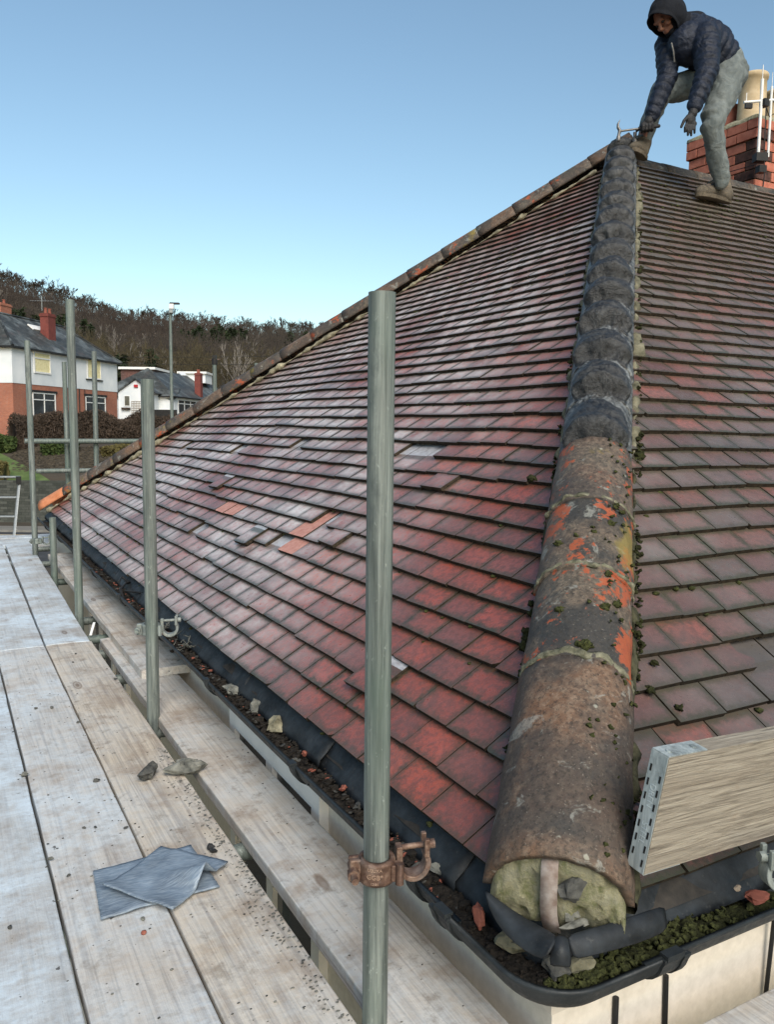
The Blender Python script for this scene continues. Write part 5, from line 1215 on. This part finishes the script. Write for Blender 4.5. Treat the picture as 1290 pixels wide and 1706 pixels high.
mb = MB(); q = [at(297, 621, 94), at(306, 621, 95), at(311, 626.5, 94), at(302, 626, 93)]; mb.add(q, [(0, 1, 2, 3)]); o = mb.build('skylight', MT['white'], h2); o.modifiers.new('s', 'SOLIDIFY').thickness = .08
# street lamp
lp = empty('street_lamp', gp(283, 46)); tag(lp, 'tall grey street lamp with a flat head rising above the bungalow', 'street lamp')
pt = at(283.5, 506, 46); pb = gp(283.5, 46); mb = MB(); mb.tube([(pt.x, pt.y, zg), (pt.x, pt.y, zg+1.2), (pt.x, pt.y, pt.z-2), (pt.x, pt.y, pt.z)], [.12, .11, .085, .07], 14); mb.build('column', MT['galv'], lp)
mb = MB(); c = at(292, 506, 46); mb.obox(c, Rh*.24, Fh*.12, (0, 0, .05)); mb.obox(at(286, 505, 46), Rh*.12, Fh*.05, (0, 0, .035)); mb.build('lamp_head', MT['asph'], lp, bevel=.03)
mb = MB(); mb.obox(at(286, 511, 45.9), Rh*.13, Fh*.12, (0, 0, .14)); mb.build('control_box', MT['white'], lp, bevel=.02); mb = MB(); mb.obox(at(285, 519, 45.9), Rh*.10, Fh*.1, (0, 0, .1)); mb.build('control_box', MT['alu'], lp, bevel=.02)
# far scaffold tubes over the hip
def vt(px, ytop, d, lab):
    p = at(px, ytop, d); return pole([(p.x, p.y, -4.95), (p.x, p.y, p.z)], 'scaffold_tube', lab, 'scaffold tube', gp2)
o = vt(357.5, 608, 9.6, 'upright tube with black fittings on top, seen over the far hip before the bungalow roof')
vt(427, 605, 10.4, 'tip of an upright tube just showing over the far hip')
p = at(357.5, 603, 9.6); c = empty('tube_fitting', p); tag(c, 'black coupler fitted on top of the tube over the far hip', 'coupler')
mb = MB(); mb.tube([p-Vector((0, 0, .03)), p+Vector((0, 0, .03))], .034, 16); mb.build('band', MT['black'], c); mb = MB(); mb.obox(p+Vector((0, 0, .055)), Rh*.022, Fh*.02, (0, 0, .022)); mb.build('jaw', MT['black'], c)
mb = MB(); mb.tube([p-Rh*.06+Vector((0, 0, .02)), p+Rh*.07+Vector((0, 0, .03))], .006, 8); mb.build('bolt', MT['rust'], c)
for k, (y0, y1) in enumerate(((592, 586), (600, 603))):
    pts = []
    for i in range(21):
        t = i/20; q = at(-60+ 820*t, y0+(y1-y0)*t+6*(1-(2*t-1)**2), 75); pts.append(q)
    mb = MB(); mb.tube(pts, .018, 5); o = mb.build('overhead_wire', MT['black']); tag(o, ['upper thin overhead wire crossing before the wooded hill', 'lower thin overhead wire crossing before the wooded hill'][k], 'wire')

# ------------------------------------------------------------------ trees
def tree_geo(rd, h, levels=4, spread=.5, thin=1, twigs=3):
    """list of segments (a, b, radius a, radius b)"""
    segs = []
    def grow(p, d, ln, r, lv):
        q = p+d*ln; segs.append((p, q, r, r*.62, lv))
        if lv == 0: return
        n_ = twigs if lv < levels else 4
        for k in range(n_):
            dd = (d+Vector((rd.gauss(0, spread), rd.gauss(0, spread), rd.gauss(.18, spread*.6)))).normalized()
            t = rd.uniform(.45, 1) if k else 1
            grow(p.lerp(q, t), dd, ln*rd.uniform(.55, .8), r*.58*(.6 if t < 1 else 1), lv-1)
    grow(Vector((0, 0, -.5)), Vector((rd.gauss(0, .04), rd.gauss(0, .04), 1)).normalized(), h*.36, h*.016*thin, levels)
    return segs
def tree_mesh(segs, mat, name, lo, hi, minr=.03):
    mb = MB()
    for a, b, ra, rb, lv in segs:
        if not lo <= lv <= hi: continue
        ra, rb = max(ra, minr), max(rb, minr*.6); d = (b-a).normalized(); x = d.cross(Vector((.3, .5, .8))).normalized(); y = d.cross(x)
        if lv >= 3: mb.tube([a, b], [ra, rb], 5, caps=False)
        else: mb.add([a-x*ra, a+x*ra*.5+y*ra*.8, a+x*ra*.5-y*ra*.8, b], [(0, 1, 3), (1, 2, 3), (2, 0, 3)])
    return mb.build(name, mat)
rd = random.Random(77)
lib = []
for k in range(5):
    sg = tree_geo(rd, 10, 5, [.42, .5, .36, .55, .45][k], 1, 3); mt = MT[['twig', 'twig', 'twigr', 'twig', 'twigo'][k]]
    r = empty('bare_tree', (0, 0, 0)); tag(r, 'bare winter tree against the sky along the top of the wooded hill', 'tree', 'bare trees on the hill skyline')
    for nm, lo, hi in (('trunk', 3, 5), ('crown', 0, 2)):
        o = tree_mesh(sg, mt, nm, lo, hi, .085); o.parent = r
    lib.append(r)
used = [False]*5
for i in range(150):
    px = -15+580*i/149+rd.uniform(-4, 4); d = 333+rd.uniform(-6, 6); k = rd.randrange(5)
    if used[k]: r = copy_tree(lib[k])
    else: r = lib[k]; used[k] = True
    l = (px-645)/FPX*d; s_ = rd.uniform(.6, 1.1)*(1.05 if px < 140 else (.85 if px < 300 else .8)); r.location = W(l, d, gz(l, d)-.3); r.scale = (s_*rd.uniform(.8, 1.2),)*2+(s_,); r.rotation_euler = (0, 0, rd.uniform(0, 6.3))
# the wood on the slope
protos = []
for k in range(7):
    sg = tree_geo(rd, 10, 4, [.42, .5, .36, .55, .45, .3, .5][k], 1, 3); V = []; Fc = []
    for a, b, ra, rb, lv in sg:
        ra = max(ra, .05); d = (b-a).normalized(); x = d.cross(Vector((.3, .5, .8))).normalized(); y = d.cross(x); o_ = len(V)
        V += [a-x*ra, a+x*ra*.5+y*ra*.8, a+x*ra*.5-y*ra*.8, b]; Fc += [(o_, o_+1, o_+3), (o_+1, o_+2, o_+3), (o_+2, o_, o_+3)]
    protos.append((np.array([tuple(v) for v in V]), np.array(Fc)))
ev = []
for k in range(2):
    V = []; Fc = []
    for _ in range(420):
        t = rd.random(); rr = (1-t)**.7*2.2*rd.uniform(.4, 1); an = rd.uniform(0, 6.3); p = Vector((rr*math.cos(an), rr*math.sin(an), 1+t*8)); s_ = rd.uniform(.2, .5); o_ = len(V)
        for _2 in range(3): V.append(p+Vector((rd.gauss(0, s_), rd.gauss(0, s_), rd.gauss(0, s_*.6))))
        Fc.append((o_, o_+1, o_+2))
    ev.append((np.array([tuple(v) for v in V]), np.array(Fc)))
def scatter(name, lab, items, mat):
    VV = []; FF = []; o_ = 0
    for (pr_, loc_, s_, an) in items:
        V, Fc = pr_; ca, sa = math.cos(an)*s_, math.sin(an)*s_; X = np.stack([V[:, 0]*ca-V[:, 1]*sa+loc_.x, V[:, 0]*sa+V[:, 1]*ca+loc_.y, V[:, 2]*s_+loc_.z], 1); VV.append(X); FF.append(Fc+o_); o_ += len(V)
    VV = np.concatenate(VV); FF = np.concatenate(FF); me = bpy.data.meshes.new(name); me.vertices.add(len(VV)); me.vertices.foreach_set('co', VV.ravel()); me.loops.add(FF.size); me.loops.foreach_set('vertex_index', FF.ravel())
    me.polygons.add(len(FF)); me.polygons.foreach_set('loop_start', np.arange(0, FF.size, 3)); me.update(calc_edges=True); me.materials.append(mat); o = bpy.data.objects.new(name, me); C.objects.link(o); tag(o, lab, 'woodland', kind='stuff')
groups = {'twig': [], 'twigr': [], 'twigo': [], 'ever': [], 'twigl': []}
for _ in range(3000):
    px = rd.uniform(-60, 640); d = 112+218*rd.random()**.8; l = (px-645)/FPX*d
    if d < 125 and px < 420 and px > 180 and rd.random() < .5: continue
    z = gz(l, d)-.3; q = noise.noise(Vector((l*.02, d*.02, 3))); q2 = noise.noise(Vector((l*.05, d*.03, 9)))
    if q2 > .27 and d < 250: groups['ever'].append((ev[rd.randrange(2)], W(l, d, z), rd.uniform(.6, 1.05), rd.uniform(0, 6)))
    k = 'twigl' if rd.random() < .035 else ('twigo' if (d < 175 and q > -.1) else ('twigr' if q > .08 else 'twig'))
    groups[k].append((protos[rd.randrange(7)], W(l, d, z), rd.uniform(.6, 1.05)*(1 if d < 290 else .6), rd.uniform(0, 6)))
for k, nm, lab in (('twig', 'woodland', 'mass of grey brown bare trees covering the hillside'), ('twigr', 'woodland', 'patches of reddish bare trees on the hillside'), ('twigo', 'woodland', 'olive brown bare trees on the lower hillside behind the houses'), ('ever', 'woodland', 'dark evergreen patches among the bare trees on the hillside'), ('twigl', 'woodland', 'pale silvery birch trunks scattered through the hillside wood')):
    scatter(nm, lab, groups[k], MT[k])

# ------------------------------------------------------------------ the workman
def cap(mb, pts, n=18):
    """chain of round joints (point, radius) as one tapered limb"""
    for (a, ra), (b, rb) in zip(pts, pts[1:]):
        a, b = Vector(a), Vector(b); mb.tube([a, b], [ra, rb], n)
    for a, ra in pts: mb.ball(a, ra, n)
def X(px, py, d): return at(px, py, d)
man = empty('person', X(1195, 335, 6.02)); tag(man, 'man in a navy hooded jacket and grey joggers bending over the hip top, hammering', 'person')
def m_cloth(name, a, b, sc, st, quilt=False, ro=.9):
    q = N(name); n = q.noise(9, 6, .6, dist=1.2); n2 = q.noise(sc, 5, .7); c = q.ramp(n, [(.3, a), (.7, b)])
    h = q.ma('ADD', n, q.ma('MULTIPLY', n2, .25)); return q.out(c, ro, 0, q.bump(h, st, .02), .3)
MT['navy'] = m_cloth('navy_quilted_cloth', (.004, .007, .016), (.012, .019, .038), 60, 1, ro=.5); MT['joggers'] = m_cloth('grey_jogger_cloth', (.10, .12, .12), (.20, .225, .22), 160, 1)
MT['hood'] = m_cloth('black_hood_cloth', (.003, .004, .007), (.007, .009, .014), 90, .5); MT['glove'] = m_cloth('black_glove', (.010, .010, .012), (.03, .03, .032), 140, .5, ro=.6)
MT['boot'] = m_cloth('brown_boot_leather', (.045, .038, .03), (.16, .135, .10), 90, 1); MT['sole'] = simple('boot_sole', (.06, .05, .035), (.14, .115, .085), 60, .9); MT['skin'] = simple('skin', (.20, .095, .065), (.29, .145, .10), 30, .6, .2)
MT['steel'] = simple('hammer_steel', (.12, .12, .12), (.25, .24, .23), 50, .45, .3, .001, metal=.6); MT['dkskin'] = MT['skin']
pel = X(1213, 112, 6.06); bel = X(1192, 92, 6.03); ch_ = X(1160, 72, 5.97); ub = X(1158, 52, 5.98); nk = X(1134, 44, 5.90)
sL, eL, wL = X(1176, 62, 5.80), X(1179, 117, 5.70), X(1157, 181, 5.66)
sR, eR, wR = X(1112, 70, 6.02), X(1112, 130, 5.93), X(1084, 199, 5.93)
hL, kL, aL = X(1215, 122, 5.98), X(1187, 208, 5.88), X(1203, 300, 6.00)
hR, kR, aR = X(1196, 128, 6.16), X(1100, 150, 5.98), X(1073, 232, 6.08)
hc = X(1112, 30, 5.84)
fr_ = Vector((Rh*-.72+Fh*-.34)+Vector((0, 0, -.78))).normalized(); up_ = (Rh*-.30+Vector((0, 0, 1))); up_ = (up_-fr_*up_.dot(fr_)).normalized(); rt_ = fr_.cross(up_)
def Hd(x, y, z): return hc+rt_*x+fr_*y+up_*z
# continuous body
mb = MB(); cap(mb, [(pel, .11), (bel, .11), (ch_, .12), (ub, .09)]); cap(mb, [(ub, .07), (nk, .055), (Hd(0, -.01, -.05), .055)])
cap(mb, [(ch_, .1), (sL, .055), (eL, .042), (wL, .029)]); cap(mb, [(ch_, .1), (sR, .055), (eR, .042), (wR, .029)])
cap(mb, [(pel, .11), (hL, .095), (kL, .058), (aL, .042)]); cap(mb, [(pel, .11), (hR, .09), (kR, .058), (aR, .042)])
def eb(mb, c, rx, ry, rz, n=20):
    s0 = len(mb.v); mb.ball((0, 0, 0), (rx, ry, rz), n)
    for i in range(s0, len(mb.v)): v = mb.v[i]; mb.v[i] = tuple(c+rt_*v[0]+fr_*v[1]+up_*v[2])
eb(mb, Hd(0, -.008, .025), .076, .096, .09); eb(mb, Hd(0, .022, -.055), .055, .062, .06); eb(mb, Hd(0, .052, -.092), .026, .026, .02); eb(mb, Hd(0, .078, .02), .05, .02, .018)
cap(mb, [(Hd(0, .085, .01), .010), (Hd(0, .106, -.028), .014), (Hd(0, .094, -.034), .012)], 10)
for s_ in (-1, 1): eb(mb, Hd(s_*.040, .062, -.025), .022, .022, .02); eb(mb, Hd(s_*.03, .086, .028), .02, .012, .008); eb(mb, Hd(s_*.078, -.005, -.01), .010, .018, .03)
eb(mb, Hd(0, .082, -.060), .026, .012, .008); eb(mb, Hd(0, .080, -.072), .022, .012, .008)
body = bake(mb, 'body', MT['skin'], man, .0062, 3)
mb = MB()
for s_ in (-1, 1): mb.ball(Hd(s_*.030, .084, .005), .011, 12)
mb2 = MB(); mb2.ball(Hd(-.030, .083, .005), .0115, 12); mb2.build('eye', MT['glove'], man); mb2 = MB(); mb2.ball(Hd(.030, .083, .005), .0115, 12); mb2.build('eye', MT['glove'], man)
mb = MB(); eb(mb, Hd(0, .045, -.085), .045, .040, .034); eb(mb, Hd(.045, .02, -.05), .018, .035, .04); eb(mb, Hd(-.045, .02, -.05), .018, .035, .04); bake(mb, 'beard', MT['hood'], man, .006, 3)
# jacket with quilted baffles
def quilt(pts, step=.058, amp=.010):
    out = []
    for (a, ra), (b, rb) in zip(pts, pts[1:]):
        a, b = Vector(a), Vector(b); n_ = max(2, int((b-a).length/.010))
        for i in range(n_):
            t = i/n_; out.append((a.lerp(b, t), ra+(rb-ra)*t))
    out.append((Vector(pts[-1][0]), pts[-1][1])); L_ = 0; res = []
    for i, (p, r) in enumerate(out):
        if i: L_ += (p-out[i-1][0]).length
        res.append((p, r+amp*(abs(math.sin(math.pi*L_/step))**.7-.6)))
    return res
def qtube(mb, pts, amp=.010, n=28):
    q = quilt(pts, amp=amp); P = [a for a, b in q]; R = [b for a, b in q]; mb.tube(P, R, n); mb.ball(P[0], R[0], 16); mb.ball(P[-1], R[-1]*.98, 16)
mb = MB()
qtube(mb, [(X(1207, 104, 6.06), .142), (X(1190, 90, 6.03), .160), (X(1172, 76, 6.0), .172), (X(1152, 66, 5.97), .165), (X(1138, 58, 5.95), .13)], .016, 40)
mb.ball(X(1187, 74, 6.06), (.15, .15, .14), 20); mb.ball(X(1166, 62, 6.02), (.16, .15, .14), 20); mb.ball(X(1146, 74, 5.88), (.15, .13, .15), 20); mb.ball(X(1140, 86, 5.9), (.10, .1, .09), 20); mb.ball(X(1166, 96, 5.95), (.11, .1, .1), 20)
qtube(mb, [(sL+Vector((0, 0, .01)), .098), (sL.lerp(eL, .5), .092), (eL, .078), (eL.lerp(wL, .6), .063), (wL+(eL-wL).normalized()*.02, .050)], .013)
qtube(mb, [(sR, .088), (sR.lerp(eR, .5), .078), (eR, .070), (eR.lerp(wR, .6), .060), (wR+(eR-wR).normalized()*.02, .050)], .013)
cap(mb, [(nk+Vector((0, 0, -.02)), .085), (ub, .12)]); cap(mb, [(sL, .085), (X(1150, 50, 5.93), .11), (sR, .08)])
jac = bake(mb, 'jacket', MT['navy'], man, .0075, 3, lambda c: .005*noise.noise(c*14)+.003*noise.noise(c*38))
mb = MB(); a_, b_ = X(1119, 72, 5.70), X(1124, 104, 5.745); mb.tube([a_, a_.lerp(b_, .5)+Vector((0, 0, 0))-Fh*.012, b_], .006, 6); mb.build('zip', MT['steel'], man)
# trousers
mb = MB(); cap(mb, [(X(1208, 108, 6.06), .135), (X(1218, 126, 6.07), .125)])
cap(mb, [(X(1216, 122, 6.0), .120), (X(1205, 160, 5.95), .108), (X(1192, 190, 5.91), .092), (X(1187, 212, 5.88), .082), (X(1189, 232, 5.90), .073), (X(1195, 262, 5.95), .072), (X(1203, 303, 6.0), .054)])
mb.ball(X(1190, 238, 5.92), .076, 16)
cap(mb, [(X(1200, 126, 6.14), .115), (X(1150, 142, 6.06), .104), (X(1118, 149, 6.01), .092), (X(1102, 152, 5.98), .082), (X(1092, 178, 6.02), .070), (X(1082, 206, 6.06), .064), (X(1074, 236, 6.09), .050)])
mb.ball(X(1210, 136, 6.05), .11, 16)
def folds(c):
    v = .015*math.sin((c.z*40+c.x*9)+7*noise.noise(c*5))*max(0, noise.noise(c*5+Vector((2, 0, 0)))+.2); return v+.012*noise.noise(c*9)+.005*noise.noise(c*26)
bake(mb, 'trousers', MT['joggers'], man, .0075, 3, folds)
# hood
vs = []; nu, nv_ = 30, 22; ax = (fr_*.93-up_*.25).normalized(); ux = rt_; uy = ax.cross(ux).normalized()
for j in range(nv_+1):
    th = R_(52)+R_(128)*j/nv_
    for i in range(nu):
        ph = 2*math.pi*i/nu; r = .128+(.012 if j == 0 else 0)+.006*noise.noise(Vector((math.cos(ph)*2, math.sin(ph)*2, j*.3)))
        dv_ = ax*math.cos(th)+(ux*math.cos(ph)*.86+uy*math.sin(ph)*1.02)*math.sin(th)
        if j == 0 and math.sin(ph)*uy.dot(up_) > .3: dv_ += ax*.12
        vs.append(Hd(0, -.012, .006)+dv_*r)
hb = MB().add(vs, [(j*nu+i, j*nu+(i+1)%nu, (j+1)*nu+(i+1)%nu, (j+1)*nu+i) for j in range(nv_) for i in range(nu)], 0, True).build('hood', MT['hood'], man)
q = hb.modifiers.new('s', 'SOLIDIFY'); q.thickness = .012; q = hb.modifiers.new('u', 'SUBSURF'); q.levels = q.render_levels = 1
mb = MB(); cap(mb, [(Hd(0, -.035, -.095), .088), (nk+Vector((0, 0, .0)), .088), (ub+Vector((0, 0, .03)), .10)]); bake(mb, 'hood_collar', MT['hood'], man, .008, 3)
# boots
def boot(toe, heel, ank, name):
    mb = MB(); f = (toe-heel).normalized(); cap(mb, [(heel+Vector((0, 0, .052))+f*.045, .047), (ank-Vector((0, 0, .03)), .050), (ank+Vector((0, 0, .02)), .052)])
    cap(mb, [(heel+Vector((0, 0, .048))+f*.05, .046), (heel.lerp(toe, .5)+Vector((0, 0, .054)), .048), (toe+Vector((0, 0, .045))-f*.055, .043), (toe+Vector((0, 0, .036))-f*.035, .036)])
    cap(mb, [(ank-Vector((0, 0, .02))+f*.02, .045), (heel.lerp(toe, .55)+Vector((0, 0, .068)), .038)])
    o = bake(mb, name, MT['boot'], man, .006, 2, lambda c: .002*noise.noise(c*40))
    sd_ = Vector((0, 0, 1)).cross(f).normalized(); n_ = f.cross(sd_); n_ = n_ if n_.z > 0 else -n_
    out = []
    for k in range(24):
        t = 2*math.pi*k/24; x = math.cos(t); y = math.sin(t); wv = .047*(1.0+.12*x)-(.006 if x < 0 else 0); out.append(heel.lerp(toe, .5)+f*(x*((toe-heel).length/2))+sd_*(math.copysign(abs(y)**.7, y)*wv))
    vs = [p-n_*.004 for p in out]+[p+n_*.026 for p in out]; MB().add(vs, [(k, (k+1)%24, 24+(k+1)%24, 24+k) for k in range(24)]+[tuple(range(23, -1, -1)), tuple(range(24, 48))], 0, False).build('sole', MT['sole'], o, bevel=.004)
    lc = MB()
    for k in range(5):
        c = (ank-Vector((0, 0, .0))).lerp(heel.lerp(toe, .62)+Vector((0, 0, .09)), .15+.16*k)+f*.045+Vector((0, 0, .01)); lc.tube([c-sd_*.03-Vector((0, 0, .008)), c+Vector((0, 0, .006)), c+sd_*.03-Vector((0, 0, .008))], .003, 6)
    lc.build('lace', MT['joggers'], o)
def slopeR(px, py, h=.022):
    v = at(px, py, 1)-Vector((0, 0, EYE)); o_, U_, V_, N_ = FR; o2 = o_+N_*h; t = (o2-Vector((0, 0, EYE))).dot(N_)/v.dot(N_); return Vector((0, 0, EYE))+v*t
tl, hl = slopeR(1160, 327), slopeR(1218, 340); boot(tl, hl, X(1206, 300, (hl-Vector((0,0,EYE))).dot(Vector(F_))-.0), 'boot')
boot(X(1050, 252, 5.99), X(1077, 268, 6.10), X(1075, 232, 6.09), 'boot')
# gloves with separate fingers
def finger(mb, pts, r0, r1): cap(mb, [(p, r0+(r1-r0)*i/(len(pts)-1)) for i, p in enumerate(pts)], 10)
mb = MB(); D0 = 5.655
cap(mb, [(X(1156.5, 183, D0), .030), (X(1154.5, 190, D0), .032)]); mb.ball(X(1152, 199, D0), (.040, .024, .046), 16); cap(mb, [(X(1147, 205, D0), .019), (X(1157, 207, D0+.005), .019)])
finger(mb, [X(1145.5, 206, D0), X(1142, 213, D0-.015), X(1141.5, 220, D0-.005)], .0115, .0085)
finger(mb, [X(1149.5, 208, D0), X(1147, 217, D0-.018), X(1146.5, 225.5, D0-.008)], .0115, .0085)
finger(mb, [X(1153.5, 208, D0), X(1152, 218, D0-.016), X(1152, 226, D0-.005)], .0115, .0085)
finger(mb, [X(1157.5, 207, D0), X(1157.5, 216, D0-.012), X(1157.5, 222, D0)], .0105, .008)
finger(mb, [X(1147, 194, D0-.01), X(1140, 202, D0-.03), X(1135.5, 212, D0-.035)], .0135, .0095)
bake(mb, 'glove', MT['glove'], man, .0034, 2)
mb = MB(); D1 = 5.93; hA, hB = X(1034, 219, 5.97), X(1098, 210.5, 5.92); hd_ = (hB-hA).normalized()
cap(mb, [(X(1083.5, 197, D1), .036), (X(1081, 203, D1), .036)]); gc = X(1078, 213, D1); axp = hA+hd_*((gc-hA).dot(hd_)); vn = (gc-axp)
mb.ball(axp+Vector((0, 0, .022))+Fh*.012, (.045, .030, .030), 16)
for k in range(4):
    c = axp+hd_*(-.036+.023*k); pts = []
    for j in range(5):
        t = R_(80)+R_(-250)*j/4; pts.append(c-Fh*(.026*math.cos(t))*-1*-1+Vector((0, 0, .026*math.sin(t)))+hd_*(.002*j))
    finger(mb, pts, .0125, .0095)
finger(mb, [axp+Vector((0, 0, .03))+Fh*.01-hd_*.02, axp+Vector((0, 0, .010))+Fh*.032-hd_*.045, axp+Vector((0, 0, -.006))+Fh*.024-hd_*.062], .0135, .0105)
bake(mb, 'glove', MT['glove'], man, .0034, 2)
# hammer
hm = empty('claw_hammer', hA); tag(hm, 'claw hammer held level in the gloved hand, its head resting on the hip top', 'hammer')
mb = MB(); cap(mb, [(hA, .008), (hA.lerp(hB, .55), .008)], 10); mb.build('shaft', MT['steel'], hm); mb = MB(); cap(mb, [(hA.lerp(hB, .5), .012), (hA.lerp(hB, .62), .014), (hB, .013)], 12); mb.build('grip', MT['glove'], hm)
mb = MB(); cap(mb, [(X(1033, 219, 5.97), .014), (X(1031.5, 224, 5.97), .011), (X(1031, 228, 5.97), .011)], 14); cap(mb, [(X(1031, 229, 5.97), .016), (X(1030.8, 234, 5.97), .016)], 14); bake(mb, 'head', MT['steel'], hm, .003, 1)
for o_ in (-.008, .008):
    mb = MB(); P = [X(1033, 218, 5.97)+Fh*o_*.4, X(1030, 213, 5.97)+Fh*o_*.7, X(1029.8, 207, 5.97)+Fh*o_, X(1033, 201, 5.97)+Fh*o_*1.3]; mb.tube(P, [.011, .009, .006, .002], 10); mb.build('claw', MT['steel'], hm)
cs = X(1058.5, 221, 6.02); mb = MB(); mb.tube([cs, cs+Vector((0, 0, -.03)), X(1058.5, 236, 6.02), X(1059, 246, 6.02)], [.014, .014, .017, .019], 12); tag(mb.build('bolster_chisel', MT['steel']), 'short grey steel chisel standing upright under the hammer shaft by the boot', 'chisel')
